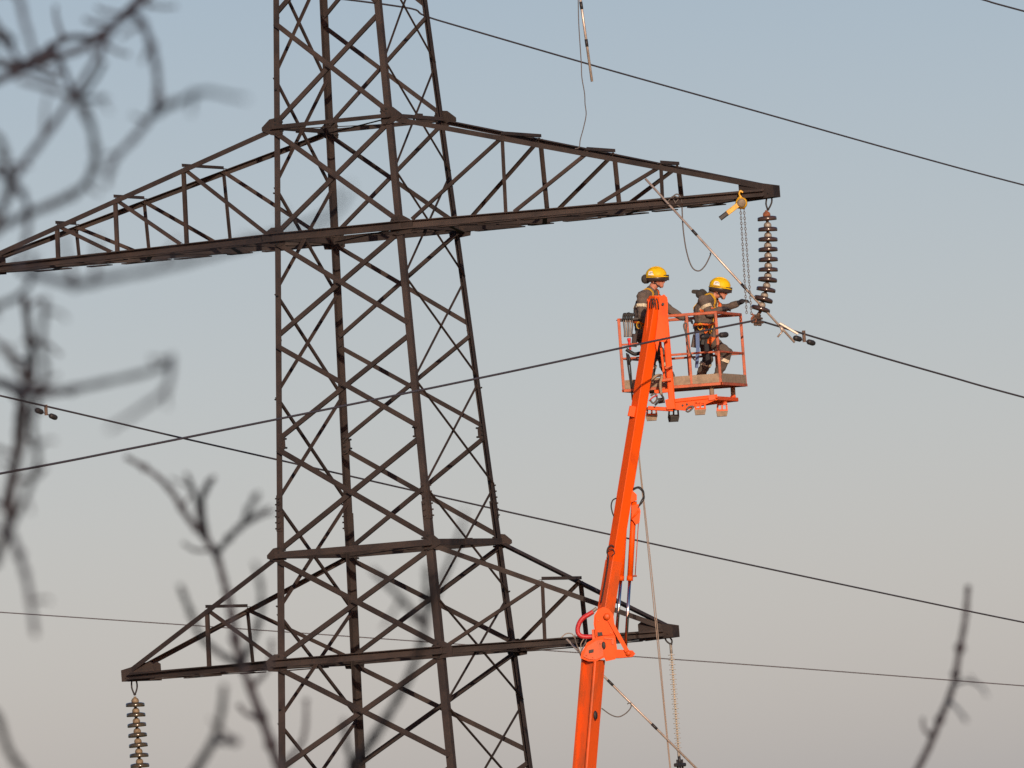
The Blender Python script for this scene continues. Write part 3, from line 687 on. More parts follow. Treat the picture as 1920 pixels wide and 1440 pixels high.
# frame below the basket
fr = MB(); q0 = FYK + .10
fr.plate([P(x, y, q0) for x, y in [(1263, 752), (1327, 744), (1342, 743), (1342, 750), (1326, 757), (1305, 763), (1285, 770), (1263, 768)]], YA * .06)
fr.bar(P(1262, 752, q0), P(1345, 743, q0), .05, .09, (0, 0, 1), .008)
a_ = P(1340, 747, q0); fr.bar(a_, a_ + dep * .85, .055, .07, (0, 0, 1), .008)
fr.bar(P(1266, 757, q0) + dep * .8, a_ + dep * .85, .05, .06, (0, 0, 1), .008)
frame = fr.build('under_frame', ORANGE, lift)
for px_, py0, py1, Y_ in ((1334, 722, 744, q0), (1374, 726, 744, q0 + .95)):
    m = MB(); m.tube([P(px_, py0, Y_), P(px_ + 1, py1, Y_)], .031, 12); m.build('support_column', BOARD, frame)
m = MB(); m.bar(P(1371, 746, q0 + .95), P(1378, 741, q0 + .95), .05, .06, (0, 0, 1), .01); m.build('corner_block', ORANGE, frame)
m = MB(); m.plate([P(x, y, q0 - .04) for x, y in [(1328, 741), (1340, 740), (1341, 749), (1329, 751)]], YA * .03); m.build('bracket_plate', ORANGE_W, frame)
for bx, by_ in ((1280, 760), (1288, 758)):
    m = MB(); m.tube([P(bx, by_, q0 - .02), P(bx, by_, q0 - .045)], .014, 8); m.build('bolt', DARK, frame)
m = MB(); m.tube(smooth_path([P(x, y, q0 - .05) for x, y in [(1287, 768), (1292, 763), (1300, 762), (1296, 768), (1290, 772), (1286, 770)]], 4), .012, 6); m.build('coupling', CABLE, frame)
def foot(px_, py_, Y_, mt):
    m_ = MB()
    for dx in (-9, 0, 9): m_.plate([P(px_ + dx * .9 - 1.6, py_ - 13, Y_), P(px_ + dx * .9 + 1.6, py_ - 13, Y_), P(px_ + dx + 1.6, py_, Y_), P(px_ + dx - 1.6, py_, Y_)], YA * .10)
    m_.bar(P(px_ - 9.5, py_ - 13, Y_), P(px_ + 9.5, py_ - 14, Y_), .03, .10, (0, 0, 1)); m_.bar(P(px_ - 10.5, py_ - 1, Y_), P(px_ + 10.5, py_ - 1.5, Y_), .03, .11, (0, 0, 1))
    f_ = m_.build('foot_bracket', mt, frame)
    m_ = MB(); a1 = [P(px_ - 11, py_, Y_ - .06), P(px_ + 11, py_ - 1, Y_ - .06), P(px_ + 9, py_ + 9, Y_ - .05), P(px_ - 9, py_ + 10, Y_ - .05)]
    m_.plate([p + YA * .06 for p in a1], YA * .13); m_.build('pad', BOARD if mt is not DARK else RUBBER, f_)
foot(1222, 779, FYK + .12, ORANGE_W); foot(1263, 781, FYK + .35, DARK); foot(1313, 768, FYK + .10, ORANGE); foot(1354, 771, FYK + .6, ORANGE_W)  # second foot and its pad are coloured dark to paint in shadow
for k, pth in enumerate(([(1222, 718), (1226, 708), (1234, 704), (1241, 706), (1238, 720), (1240, 740)], [(1220, 742), (1228, 738), (1232, 748), (1225, 756), (1219, 750)], [(1228, 760), (1236, 752), (1244, 748), (1240, 740)], [(1217, 752), (1224, 745), (1233, 741)])):
    m = MB(); m.tube(smooth_path([P(x, y, BY + .13 - .02 * k) for x, y in pth], 5), (.020, .012, .013, .009)[k], 8); m.build('hydraulic_hose', (BOARD, CABLE, RUBBER, REDHOSE)[k], mast)
m = MB(); m.bar(P(1234, 752, BY + .22), P(1246, 750, BY + .22), .07, .08, (0, 0, 1), .01); m.build('rotator', DARK, mast)
# ------------------------------------------------------------------ ropes
rope = thing('rope', P(1199, 855, BY + .3), 'doubled beige rope hanging straight down behind the orange boom', 'rope')
for dx in (0, 3.0):
    m = MB(); m.tube(smooth_path([P(1188 + dx * .3, 722, FYK + .2), P(1197 + dx * .4, 850, FYK + .1), P(1212 + dx * .8, 1000, FYK), P(1228 + dx, 1160, FYK), P(1243 + dx * .6, 1310, FYK), P(1257 + dx * .4, 1450, FYK), P(1262, 1500, FYK)], 6), .0062, 6); m.build('strand', ROPE, rope)

# ------------------------------------------------------------------ gear on the basket's left rail
rack = thing('tool_rack', K(0, 0, RH), 'black tray of hanging hooks and slings on the basket corner behind the boom', 'tool rack')
gy = FYK + .10
m = MB(); m.plate([P(x, y, gy) for x, y in [(1155, 600.5), (1164, 603), (1197, 599), (1197, 596), (1176, 598)]], YA * .14); m.build('tray', DARK, rack)
for i in range(5):
    x0 = 1169 + 4.0 * i
    m = MB(); m.tube(smooth_path([P(x0 - 1, 601, gy - .08), P(x0, 592 - (i % 2), gy - .08), P(x0 + 1.5, 588 - (i % 3), gy - .08), P(x0 + 3, 593, gy - .08)], 4), .013, 6); m.build('hook_grip', RUBBER, rack)
    m = MB(); m.tube(smooth_path([P(x0, 600, gy - .085), P(x0 + 1, 610, gy - .085), P(x0 + (i - 2) * -.6 + 1, 622, gy - .085), P(x0 + 2 - i * .8, 632, gy - .085)], 4), .010, 6); m.build('steel_hook', CAPM if i % 2 else CHAINM, rack)
m = MB(); m.tube(smooth_path([P(1179, 634, gy - .09), P(1180, 642, gy - .09), P(1181, 650, gy - .09), P(1182, 656, gy - .09)], 4), [.02, .024, .024, .02, .018, .018, .017, .016, .015, .015, .015, .014, .014], 8); m.build('red_sling', REDP, rack)
m = MB(); m.tube(smooth_path([P(1174, 655, gy - .08), P(1182, 660, gy - .08), P(1190, 664, gy - .08), P(1200, 662, gy - .06)], 5), .024, 8); m.build('dark_sling', RUBBER, rack)
m = MB(); m.tube(smooth_path([P(1175, 662, gy - .09), P(1177, 680, gy - .09), P(1180, 702, gy - .09), P(1184, 730, gy - .09), P(1186, 750, gy - .05)], 5), .011, 6); m.tube([P(1177, 664, gy - .1), P(1181, 676, gy - .1), P(1178, 684, gy - .1)], [.014, .024, .012], 8); m.tube(smooth_path([P(1181, 680, gy - .09), P(1183, 700, gy - .09), P(1185, 728, gy - .09)], 4), .010, 6); m.build('black_lanyard', RUBBER, rack)
strap = MB(); sy_ = FYK + .35
strap.plate([P(x, y, sy_) for x, y in [(1304, 622), (1311, 622), (1312, 660), (1309, 690), (1303, 690), (1305, 655)]], YA * .02)
o = strap.build('blue_strap', BLUE, None, P(1307, 650, sy_)); tag(o, 'flat blue strap hanging beside the stooping worker', 'strap')
m = MB(); m.tube(smooth_path([P(x, y, FYK - .03) for x, y in [(1286, 625), (1282, 612), (1284, 606), (1288, 608), (1287, 622), (1291, 650), (1297, 668), (1304, 676)]], 5), .010, 6)
o = m.build('carabiner_lanyard', CABLE, None, P(1286, 620, FYK)); tag(o, 'thin lanyard with a silver carabiner clipped on the front basket post', 'lanyard')

# ------------------------------------------------------------------ workers
def capsule(m_, a_, ra, b_, rb, n=12):
    a_, b_ = Vector(a_), Vector(b_); ax_ = (b_ - a_); L_ = ax_.length
    if L_ < 1e-5: m_.sphere(a_, ra, n); return
    pr = [(max(ra * math.sin(t), 1e-4), -ra * math.cos(t)) for t in [k * math.pi / 8 for k in range(5)]] + [(max(rb * math.cos(t), 1e-4), L_ + rb * math.sin(t)) for t in [k * math.pi / 8 for k in range(5)]]
    m_.lathe(a_, ax_, pr, n)
def segdist(p, a_, b_):
    d = b_ - a_; t = max(0, min(1, (p - a_).dot(d) / max(d.length_squared, 1e-9))); return (p - a_ - d * t).length, t
def make_body(root, caps, mats):
    """caps: (a, ra, b, rb, material index); fused to one skin and coloured by the nearest limb"""
    m_ = MB()
    for a_, ra, b_, rb, mi in caps: capsule(m_, a_, ra, b_, rb)
    og = wloc(root); tmp = bpy.data.objects.new('tmp', m_.mesh('tmp', mats, og)); COL.objects.link(tmp)
    r_ = tmp.modifiers.new('r', 'REMESH'); r_.mode = 'VOXEL'; r_.voxel_size = .0095
    s_ = tmp.modifiers.new('s', 'SMOOTH'); s_.factor = .5; s_.iterations = 3
    dg = bpy.context.evaluated_depsgraph_get(); me = bpy.data.meshes.new_from_object(tmp.evaluated_get(dg)); bpy.data.objects.remove(tmp)
    me.name = 'body'; me.materials.clear()
    for mt in mats: me.materials.append(mt)
    for p in me.polygons:
        c_ = p.center + og; best = 9; bi = 0
        for a_, ra, b_, rb, mi in caps:
            d_, t = segdist(c_, Vector(a_), Vector(b_)); d_ -= ra + (rb - ra) * t
            if d_ < best: best = d_; bi = mi
        p.material_index = bi; p.use_smooth = True
    # creases of the loose clothing
    cloth = set()
    for p in me.polygons:
        if p.material_index in (1, 2): cloth.update(p.vertices)
    nr_ = [v.normal.copy() for v in me.vertices]
    for vi in cloth:
        v = me.vertices[vi]; q = v.co
        a_ = 1 - abs(noise.noise(Vector((q.x * 9, q.y * 9, q.z * 16)) + og)); b_ = noise.noise(q * 34)
        v.co = q + nr_[vi] * ((a_ - .75) * .020 + b_ * .004)
    me.update()
    ob = bpy.data.objects.new('body', me); COL.objects.link(ob); ob.parent = root
    bv = BVHTree.FromPolygons([v.co + og for v in me.vertices], [list(p.vertices) for p in me.polygons])
    return ob, bv
def band(root, bv, pts_, wd, th, mt, name, closed=False, sub=6, up=None):
    """webbing that follows the surface of the body"""
    path = smooth_path(pts_ + ([pts_[0]] if closed else []), sub); m_ = MB(); sn = []
    for p in path:
        loc, nr, _, _ = bv.find_nearest(p); sn.append((loc + nr * .004, nr))
    k = len(sn); vs_ = []; fs = []
    for i, (p, nr) in enumerate(sn):
        t = (sn[min(i + 1, k - 1)][0] - sn[max(i - 1, 0)][0]); t = t.normalized() if t.length > 1e-6 else Vector((0, 0, 1)); b_ = nr.cross(t).normalized()
        for sgn_ in (-1, 1):
            for h in (-.004, th): vs_.append(p + b_ * (sgn_ * wd / 2) + nr * h)
    for i in range(k - 1):
        o_ = i * 4; q = o_ + 4
        fs += [(o_ + 1, o_ + 3, q + 3, q + 1), (o_, q, q + 2, o_ + 2), (o_, o_ + 1, q + 1, q), (o_ + 2, q + 2, q + 3, o_ + 3)]
    m_.add(vs_, fs); return m_.build(name, mt, root)
def ring_pts(a_, b_, f, r, n=10, flat=1.0):
    ax_ = (b_ - a_).normalized(); c_ = a_ + (b_ - a_) * f; x = perp(ax_, Vector((1, 0, .2))); y = ax_.cross(x)
    return [c_ + (x * math.cos(2 * math.pi * i / n) + y * math.sin(2 * math.pi * i / n) * flat) * r for i in range(n)]
def hand(caps, wrist, palm, fdir, cdir, side, mi, curl=.5):
    """gloved hand: palm, four fingers of unequal length bent twice, a thumb from the palm's side"""
    fd = fdir.normalized(); cdn = cdir - fd * cdir.dot(fd); cdn.normalize(); sd_ = fd.cross(cdn) * side
    caps.append((wrist, .032, palm, .036, mi))
    for i in (-1.5, -.5, .5, 1.5): caps.append((palm + sd_ * (.014 * i) - fd * .01, .026, palm + sd_ * (.019 * i) + fd * .03, .018, mi))
    for i, L_ in ((-1.5, .032), (-.5, .040), (.5, .043), (1.5, .036)):
        k0 = palm + sd_ * (.021 * i) + fd * .035; k1 = k0 + (fd + cdn * curl * .6).normalized() * L_; k2 = k1 + (fd * (1 - curl) + cdn * curl * 1.6).normalized() * L_ * .85
        caps.append((k0, .0115, k1, .0105, mi)); caps.append((k1, .0105, k2, .0095, mi))
    t0 = palm - sd_ * .032 - fd * .015; t1 = t0 - sd_ * .025 + fd * .025 + cdn * .015; t2 = t1 + fd * .03 + cdn * .015
    caps.append((t0, .015, t1, .013, mi)); caps.append((t1, .013, t2, .011, mi))

def worker(J, Y0, label, tilt, face_dir, hood):
    g_ = {k: P(v[0], v[1], Y0 + v[2]) for k, v in J.items()}
    root = thing('person', Vector((g_['pel'].x, g_['pel'].y, FLOOR + .025)), label, 'person')
    SK, JA, TR, GL, BO = 0, 1, 2, 3, 4; caps = []
    pel, che, nek, sk = g_['pel'], g_['che'], g_['nek'], g_['skull']
    sh_n, sh_f = g_['shn'], g_['shf']; lat = (sh_f - sh_n).normalized()
    fd = Vector(face_dir).normalized(); upv = (nek - pel).normalized()
    # torso
    for s_ in (-1, 1):
        caps.append((pel + lat * (.085 * s_), .115, che + lat * (.095 * s_), .130, JA))
        caps.append((che + lat * (.095 * s_), .128, nek + lat * (.075 * s_) - upv * .055, .085, JA))
    caps.append((nek - upv * .05 + lat * -.13, .072, sh_n + upv * .012, .076, JA)); caps.append((nek - upv * .05 + lat * .13, .072, sh_f + upv * .012, .076, JA))
    caps.append((pel - upv * .06 + lat * -.08, .118, pel - upv * .02 + lat * .08, .118, TR))
    caps.append((nek - upv * .03, .066, nek + upv * .02 + fd * .01, .062, JA))       # collar
    # head
    hu = (Matrix.Rotation(tilt, 3, Vector((0, 1, 0))) @ Vector((0, 0, 1))); hf = (fd - hu * fd.dot(hu)).normalized()
    caps.append((nek, .055, sk - hu * .06 - hf * .01, .056, SK))
    caps.append((sk + hu * .03 - hf * .015, .088, sk + hu * .02 + hf * .02, .082, SK)); caps.append((sk - hu * .035 + hf * .035, .062, sk - hu * .085 + hf * .062, .035, SK))
    caps.append((sk - hu * .02 + hf * .082, .017, sk - hu * .045 + hf * .102, .015, SK))                 # nose
    caps.append((sk - hu * .072 + hf * .080, .013, sk - hu * .074 + hf * .082, .013, SK)); caps.append((sk - hu * .105 + hf * .07, .02, sk - hu * .1 + hf * .065, .022, SK))
    for s_ in (-1, 1): caps.append((sk - hu * .01 - hf * .012 + lat * (.08 * s_), .014, sk - hu * .05 - hf * .006 + lat * (.078 * s_), .010, SK))   # ears
    # arms
    for s_, q in ((-1, 'n'), (1, 'f')):
        a_, b_, c_, d_ = g_['sh' + q], g_['el' + q], g_['wr' + q], g_['ha' + q]
        caps.append((a_, .074, b_, .058, JA)); caps.append((b_, .058, c_, .044, JA))
        hand(caps, c_, c_ + (d_ - c_) * .6, d_ - c_, Vector((.1, 0, -1)), s_, GL, .75)
        # legs
        h_, k_, an_ = g_['hi' + q], g_['kn' + q], g_['an' + q]
        caps.append((h_, .098, k_, .068, TR)); caps.append((k_, .068, k_ + (an_ - k_) * .35 - fd * .012, .068, TR)); caps.append((k_ + (an_ - k_) * .35 - fd * .012, .068, an_ + Vector((0, 0, .05)), .058, TR))
        an0 = Vector((an_.x, an_.y, FLOOR + .095)); toe = Vector((an_.x, an_.y, FLOOR + .065)) + Vector((fd.x, fd.y, 0)) * .15
        caps.append((an_ + Vector((0, 0, .05)), .056, an0, .05, BO)); caps.append((an0 - fd * .04, .045, toe, .038, BO))
    body, bv = make_body(root, caps, [SKIN, JACKET, TROUS, GLOVE, BOOT])
    # reflective bands
    for q in 'nf':
        a_, b_, k_, an_ = g_['sh' + q], g_['el' + q], g_['kn' + q], g_['an' + q]
        band(root, bv, ring_pts(a_, b_, .48, .075), .042, .003, REFL, 'reflective_band', True)
        band(root, bv, ring_pts(k_, an_, .28, .075), .045, .003, REFL, 'reflective_band', True)
    # harness
    for s_ in (-1, 1):
        front = [pel + fd * .16 + lat * (.06 * s_) + upv * .06, che + fd * .17 + lat * (.08 * s_), nek + fd * .11 + lat * (.10 * s_) - upv * .05, nek + lat * (.115 * s_) + upv * .05, nek - fd * .12 + lat * (.09 * s_) - upv * .06, che - fd * .18 + lat * (.04 * s_)]
        band(root, bv, front, .042, .004, HARN_Y if s_ < 0 else HARN_O, 'shoulder_strap')
        band(root, bv, ring_pts(g_['hi' + ('n' if s_ < 0 else 'f')], g_['kn' + ('n' if s_ < 0 else 'f')], .30, .11), .04, .004, HARN_O, 'leg_loop', True)
    band(root, bv, ring_pts(pel, che, .32, .21), .07, .006, GOGG, 'belt', True); band(root, bv, ring_pts(pel, che, .34, .21), .028, .012, HARN_O, 'belt_webbing', True)
    band(root, bv, ring_pts(pel, che, 1.0, .21)[7:] + ring_pts(pel, che, 1.0, .21)[:4], .038, .004, HARN_O, 'chest_strap')
    # tool pouches hanging on the belt, camera side
    for dx, w_, h_, mt in ((-.06, .07, .17, GOGG), (.05, .06, .12, RUBBER), (.13, .05, .10, HARN_O)):
        c_ = pel - lat * .215 + fd * dx - upv * .03; m_ = MB(); m_.bar(c_, c_ - upv * h_, w_, .045, fd, .012); m_.build('tool_pouch', mt, root)
    m_ = MB(); c_ = pel - lat * .22 + fd * -.02 + upv * .08
    m_.tube([c_ + Vector((.03 * math.cos(t), -.01, .045 * math.sin(t))) for t in [k * math.pi / 5 for k in range(11)]], .007, 6); m_.build('carabiner', YEL, root)
    # long dark tool bag and loose orange lanyards at the front of the belt
    c_ = pel - lat * .20 + fd * .07 - upv * .05; m_ = MB(); m_.bar(c_, c_ - Vector((0, 0, .36)) + fd * .015, .075, .05, fd, .015); m_.build('tool_bag', GLOVE, root)
    for k_ in range(3):
        p0 = pel - lat * .19 + fd * (.02 + .06 * k_) + upv * .10; p1 = p0 + fd * .05 - upv * .10 - lat * .05; p2 = p0 + fd * (.09 - .03 * k_) + upv * .02 - lat * .02
        m_ = MB(); m_.tube(smooth_path([p0, p1, p2], 5), .009, 6); m_.build('lanyard_loop', (HARN_O, YEL, CABLE)[k_], root)
    # helmet
    hc = sk + hu * .035; m_ = MB()
    m_.lathe(hc, hu, [(.118, -.012), (.121, .0), (.119, .03), (.110, .06), (.092, .088), (.062, .108), (.025, .117), (.0, .118)], 24, squash=(1.16, .95), hint=hf)
    m_.lathe(hc + hf * .008, hu, [(.112, -.014), (.140, -.020), (.142, -.014), (.118, .0)], 24, squash=(1.12, .9), hint=hf)
    ridge = [hc + hf * (.135 * math.cos(t)) + hu * (.122 * math.sin(t)) for t in [math.pi * k / 12 for k in range(1, 12)]]
    m_.tube(ridge, .010, 6); helm = m_.build('helmet', HELM, root)
    m_ = MB(); m_.lathe(hc, hu, [(.112, -.070), (.124, -.066), (.128, -.030), (.126, -.008), (.120, .004)], 24, squash=(1.12, .94), hint=hf); m_.build('headband', GOGG, helm)
    m_ = MB(); gl = hc + hf * .150 - hu * .024
    pr = [gl + lat * y + hf * (-.05 * (abs(y) / .08) ** 2) for y in (-.085, -.06, -.03, 0, .03, .06, .085)]
    for i in range(6): m_.bar(pr[i], pr[i + 1], .072, .03, hu)
    m_.build('goggles', GOGG, helm)
    # sticker with its number on the camera side
    n_ = -lat; n_ = (n_ - hu * n_.dot(hu)).normalized(); fx = hu.cross(-n_).normalized()
    if fx.dot(hf) < 0: fx = -fx
    m_ = MB(); vs_ = []; fs = []
    def shell(u_, v_):   # point on the helmet side, u along facing, v up
        hh = v_; rr = .121 * math.sqrt(max(1 - (hh / .122) ** 2, .05)) + .004; ang = u_ / .125
        return hc + hu * hh + hf * (rr * 1.16 * math.sin(ang)) + n_ * (rr * .95 * math.cos(ang))
    nu, nv = 6, 4
    for j in range(nv + 1):
        for i in range(nu + 1): vs_.append(shell(-.045 + .085 * i / nu - .012, .012 + .052 * j / nv))
    for j in range(nv):
        for i in range(nu): a0 = j * (nu + 1) + i; fs.append((a0, a0 + 1, a0 + nu + 2, a0 + nu + 1))
    m_.add(vs_, fs); st = m_.build('sticker', WHITE, helm)
    m_ = MB()
    def stroke(u0, v0, u1, v1, w_=.004):
        a0, b0 = shell(u0, v0) + n_ * .0035, shell(u1, v1) + n_ * .0035; m_.bar(a0, b0, w_, .003, n_)
    def glyph(ch_, u0, v0, s_=.016):
        segs = {'2': [(0, 1, 1, 1), (1, 1, 1, .5), (1, .5, 0, .5), (0, .5, 0, 0), (0, 0, 1, 0)], '1': [(.5, 0, .5, 1), (.2, .8, .5, 1)], '7': [(0, 1, 1, 1), (1, 1, .4, 0)]}[ch_]
        for a0, b0, c0, d0 in segs: stroke(u0 + a0 * s_ * .55, v0 + b0 * s_, u0 + c0 * s_ * .55, v0 + d0 * s_)
    for i, ch_ in enumerate('271'): glyph(ch_, -.034 + .016 * i, .034)
    m_.build('sticker_number', INK, st)
    # chin strap
    s0 = hc + n_ * .105 - hu * .03 + hf * .03; cs = sk - hu * .118 + hf * .05
    band(root, bv, [s0, sk + n_ * .09 - hu * .06 + hf * .035, sk + n_ * .05 - hu * .11 + hf * .05, cs], .014, .003, GLOVE, 'chin_strap')
    m_ = MB()
    for s_ in (-1, 1): m_.sphere(sk - hu * .004 + hf * .082 + lat * (.032 * s_), .012, 8)
    m_.build('eyes', INK, root)
    m_ = MB()
    if hood == 'roll':
        m_.lathe(hc - hf * .135 - hu * .03 - lat * .10, lat, [(.0, 0), (.04, .01), (.05, .06), (.05, .14), (.04, .19), (.0, .2)], 14, squash=(.75, 1.25), hint=hf)
    else:
        b0 = nek - fd * .12 + upv * .0
        for k_ in range(5): m_.sphere(b0 + lat * (-.12 + .06 * k_) + upv * (.03 - .012 * abs(k_ - 2)), .055, 10, ax=fd)
        m_.bar(b0 - fd * .07 - lat * .12 + upv * .035, b0 - fd * .07 + lat * .12 + upv * .035, .05, .09, upv, .014)
    m_.build('hood', HOOD, root)
    return root, g_
JL = dict(pel=(1212, 620, 0), che=(1212, 578, 0), nek=(1219, 545, 0), skull=(1230.5, 523, -.01),
          shn=(1204, 558, -.185), eln=(1203, 592, -.24), wrn=(1222, 614, -.22), han=(1232, 617, -.2),
          shf=(1226, 556, .17), elf=(1253, 579, .16), wrf=(1280, 596, .12), haf=(1294, 599, .10),
          hin=(1211, 632, -.10), knn=(1222, 675, -.12), ann=(1220, 722, -.1), hif=(1216, 632, .10), knf=(1243, 671, .10), anf=(1258, 714, .1))
worker(JL, 147.42, 'upright worker in yellow helmet standing behind the orange boom head', R(2), (1, -.12, 0), 'roll')
JR = dict(pel=(1321, 624, 0), che=(1322, 583, 0), nek=(1333, 555, 0), skull=(1349, 543, -.01),
          shn=(1319, 565, -.185), eln=(1330, 588, -.23), wrn=(1350, 581, -.17), han=(1361, 578, -.15),
          shf=(1331, 565, .16), elf=(1353, 579, .17), wrf=(1381, 570, .06), haf=(1398, 562, .0),
          hin=(1322, 632, -.10), knn=(1364, 661, -.13), ann=(1345, 713, -.12), hif=(1320, 632, .10), knf=(1328, 672, .12), anf=(1313, 714, .14))
worker(JR, 147.62, 'stooping worker in yellow helmet reaching for the hoist chain', R(12), (1, -.05, -.18), 'down')

# ------------------------------------------------------------------ bare shrubs close to the camera
def shrub(label, base_px, d0, branches, stem, shoots=.45):
    b0 = P(base_px[0], base_px[1], d0); b0.z = -.02
    root = thing('bare_shrub', b0, label, 'shrub', 'bare shrubs in front of the camera')
    def grow(pts_, r0, r1, name):
        path = smooth_path(pts_, 6); k = len(path); rs = []
        for i, p in enumerate(path):
            t = i / (k - 1); rs.append((r0 + (r1 - r0) * t) * (1 + .22 * math.sin(i * 1.7 + r0 * 999) * (1 if i % 5 == 0 else .3)))
        m_ = MB(); m_.tube(path, rs, 8)
        # knots, buds and short side shoots
        for i in range(2, k - 1, 4):
            q = path[i]; r_ = rs[i]; tn = (path[min(i + 1, k - 1)] - path[i - 1]).normalized()
            if random.random() < .55: m_.sphere(q, r_ * random.uniform(1.3, 1.75), 8)
            if random.random() < shoots:
                side = perp(tn, Vector((random.uniform(-1, 1), random.uniform(-.4, .4), random.uniform(-1, 1)))); L_ = r_ * random.uniform(3, 9)
                p1 = q + (tn * .5 + side).normalized() * L_; p2 = p1 + (tn * .9 + side * .5).normalized() * L_ * random.uniform(.4, 1.1)
                m_.tube(smooth_path([q, p1, p2], 3), [r_ * .7, r_ * .62, r_ * .55, r_ * .5, r_ * .48, r_ * .42, r_ * .35], 6); m_.sphere(p2, r_ * .62, 6)
        m_.sphere(path[-1], rs[-1] * 1.1, 8)
        return m_.build(name, BARK, root)
    tops = [P(x, y, dd) for x, y, dd in stem]
    grow([b0] + tops, .016, .006, 'trunk')
    for pts_, dd, r0, r1 in branches:
        if isinstance(dd, (int, float)): dd = (dd, dd)
        k = len(pts_) - 1
        grow([P(x, y, dd[0] + (dd[1] - dd[0]) * i / k) for i, (x, y) in enumerate(pts_)], r0, r1, 'branch')
shrub('tangled bare twigs blurred along the left edge', (-420, 4700), 12.0, [
    ([(-160, 170), (-30, 118), (40, 122), (96, 88), (130, 70), (190, 66), (250, 6), (282, -20)], (16.5, 17.5), .0068, .0040),
    ([(96, 88), (120, 130), (142, 180), (170, 160), (196, 118)], (16.0, 15.0), .0046, .0024),
    ([(-40, 30), (8, 66), (30, 104), (58, 132), (110, 150)], (15.0, 14.2), .0046, .0024),
    ([(46, 560), (56, 640), (60, 700), (36, 760), (30, 840), (8, 940)], (16.0, 16.4), .0056, .0040),
    ([(-60, 700), (30, 728), (92, 730), (136, 738)], (15.6, 15.2), .0060, .0030),
    ([(60, 700), (52, 670), (70, 640)], (15.6, 15.2), .0044, .0022),
    ([(-40, 300), (40, 360), (52, 430), (34, 500), (56, 520)], (14.0, 13.4), .0042, .0028),
    ([(-160, 260), (-60, 180), (0, 148), (80, 116), (165, 86), (215, 47), (245, 20), (300, -25)], (14.69, 15.68), 0.0067, 0.0041),
    ([(245, 20), (268, 45), (290, 110), (296, 180), (284, 216), (252, 258), (214, 300), (200, 345)], (14.28, 12.60), 0.0048, 0.0031),
    ([(284, 216), (330, 192), (380, 172), (430, 180), (462, 186)], (12.60, 10.08), 0.0040, 0.0014),
    ([(215, 47), (180, 110), (136, 182), (82, 258), (30, 328), (-10, 410), (-160, 560)][::-1], (12.88, 14.28), 0.0054, 0.0031),
    ([(136, 182), (160, 186), (200, 184)], (13.16, 12.60), 0.0035, 0.0020),
    ([(40, 150), (120, 175), (160, 205), (176, 262), (178, 312), (150, 355), (100, 382), (45, 404), (-10, 432), (-160, 520)][::-1], (13.16, 12.60), 0.0054, 0.0031),
    ([(-160, 330), (-20, 250), (14, 318), (12, 365), (0, 410)], (12.88, 13.16), 0.0048, 0.0027),
    ([(-160, 60), (10, -20), (48, 48), (62, 95), (80, 120)], (13.44, 13.16), 0.0045, 0.0027),
    ([(-160, 90), (0, 70), (25, 78)], (13.44, 14.00), 0.0045, 0.0031),
    ([(-160, 640), (-10, 576), (40, 552), (62, 512), (60, 480)], (13.44, 13.16), 0.0045, 0.0027),
    ([(62, 512), (140, 532), (200, 522), (300, 502), (450, 462), (545, 432), (620, 402), (655, 350)], (11.76, 9.24), 0.0048, 0.0018),
    ([(-160, 560), (-10, 640), (28, 680), (48, 712), (46, 762), (40, 832), (24, 902), (14, 982), (-12, 1050), (-160, 1300)][::-1], (13.44, 13.16), 0.0067, 0.0035),
    ([(-160, 690), (0, 716), (58, 738), (112, 734), (200, 716), (295, 692), (322, 668)], (13.44, 12.04), 0.0054, 0.0027),
    ([(322, 672), (312, 728), (262, 768), (206, 804)], (12.04, 10.36), 0.0035, 0.0020),
    ([(86, 560), (78, 640), (84, 700), (60, 790), (70, 860), (48, 930), (18, 990)], (12.60, 13.16), 0.0035, 0.0035),
    ([(14, 982), (36, 1040), (52, 1096), (66, 1188)], (13.16, 12.60), 0.0045, 0.0031),
    ([(-160, 1480), (-30, 1330), (18, 1410), (45, 1450)], (13.16, 13.72), 0.0062, 0.0037)],
    [(-260, 3000, 13.44), (-200, 1900, 13.44), (-165, 1300, 13.44), (-160, 560, 13.44), (-160, 200, 13.57), (-165, -200, 13.72)])
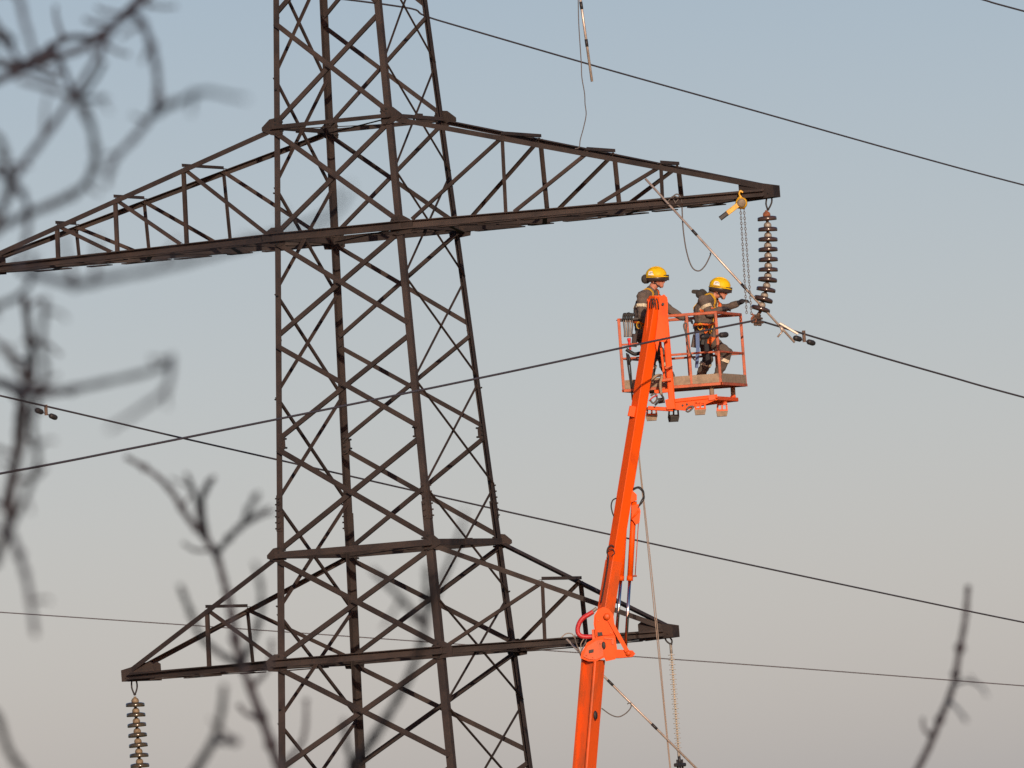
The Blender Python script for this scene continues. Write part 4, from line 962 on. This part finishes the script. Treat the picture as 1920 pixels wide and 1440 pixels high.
shrub('bare forked twig rising across the lower left crossarm', (640, 4700), 17.6, [
    ([(560, 1520), (525, 1442), (500, 1372), (470, 1290), (446, 1222), (434, 1150), (420, 1090), (400, 1030), (352, 970), (322, 922), (288, 888), (238, 858)], (18.40, 18.40), 0.0086, 0.0038),
    ([(385, 1000), (374, 960), (366, 930), (350, 890)], (18.40, 16.96), 0.0048, 0.0033),
    ([(385, 1000), (378, 945), (388, 912), (400, 896)], (18.40, 17.60), 0.0056, 0.0038),
    ([(408, 1036), (430, 1008), (455, 984), (478, 968), (505, 954)], (18.40, 16.00), 0.0050, 0.0028),
    ([(455, 984), (466, 955), (484, 925)], (16.64, 15.36), 0.0042, 0.0028),
    ([(452, 1246), (420, 1230), (378, 1196), (358, 1150), (338, 1100)], (18.24, 15.36), 0.0056, 0.0033),
    ([(456, 1240), (484, 1170), (490, 1112), (478, 1056)], (18.24, 14.40), 0.0050, 0.0025),
    ([(300, 1560), (366, 1446), (398, 1392), (414, 1342), (420, 1288)], (15.04, 14.40), 0.0064, 0.0037),
    ([(398, 1392), (425, 1388), (446, 1392)], (14.72, 14.08), 0.0047, 0.0032),
    ([(640, 1520), (664, 1436), (684, 1408), (722, 1350), (762, 1280), (792, 1200), (802, 1148), (842, 1058), (868, 985)], (17.28, 14.40), 0.0082, 0.0028),
    ([(792, 1170), (752, 1122), (700, 1070)], (15.68, 14.40), 0.0048, 0.0033),
    ([(800, 1150), (800, 1110), (802, 1062)], (15.68, 14.72), 0.0047, 0.0033),
    ([(664, 1436), (650, 1395), (646, 1352)], (16.64, 15.68), 0.0052, 0.0033)],
    [(620, 3200, 17.60), (600, 2200, 17.92), (590, 1700, 18.08), (560, 1520, 18.40)], .22)
shrub('single upright bare twig in the lower right corner', (1600, 4900), 24.0, [
    ([(1690, 1510), (1722, 1440), (1742, 1400), (1762, 1350), (1786, 1290), (1800, 1215), (1810, 1160), (1815, 1102)], (20.80, 20.80), 0.0067, 0.0050),
    ([(1788, 1284), (1815, 1276), (1838, 1286), (1850, 1304)], (20.80, 16.80), 0.0027, 0.0017),
    ([(1778, 1312), (1796, 1330), (1812, 1352)], (20.80, 16.96), 0.0030, 0.0019)],
    [(1630, 3200, 19.84), (1655, 2000, 20.48), (1690, 1510, 20.80)], 0.04)
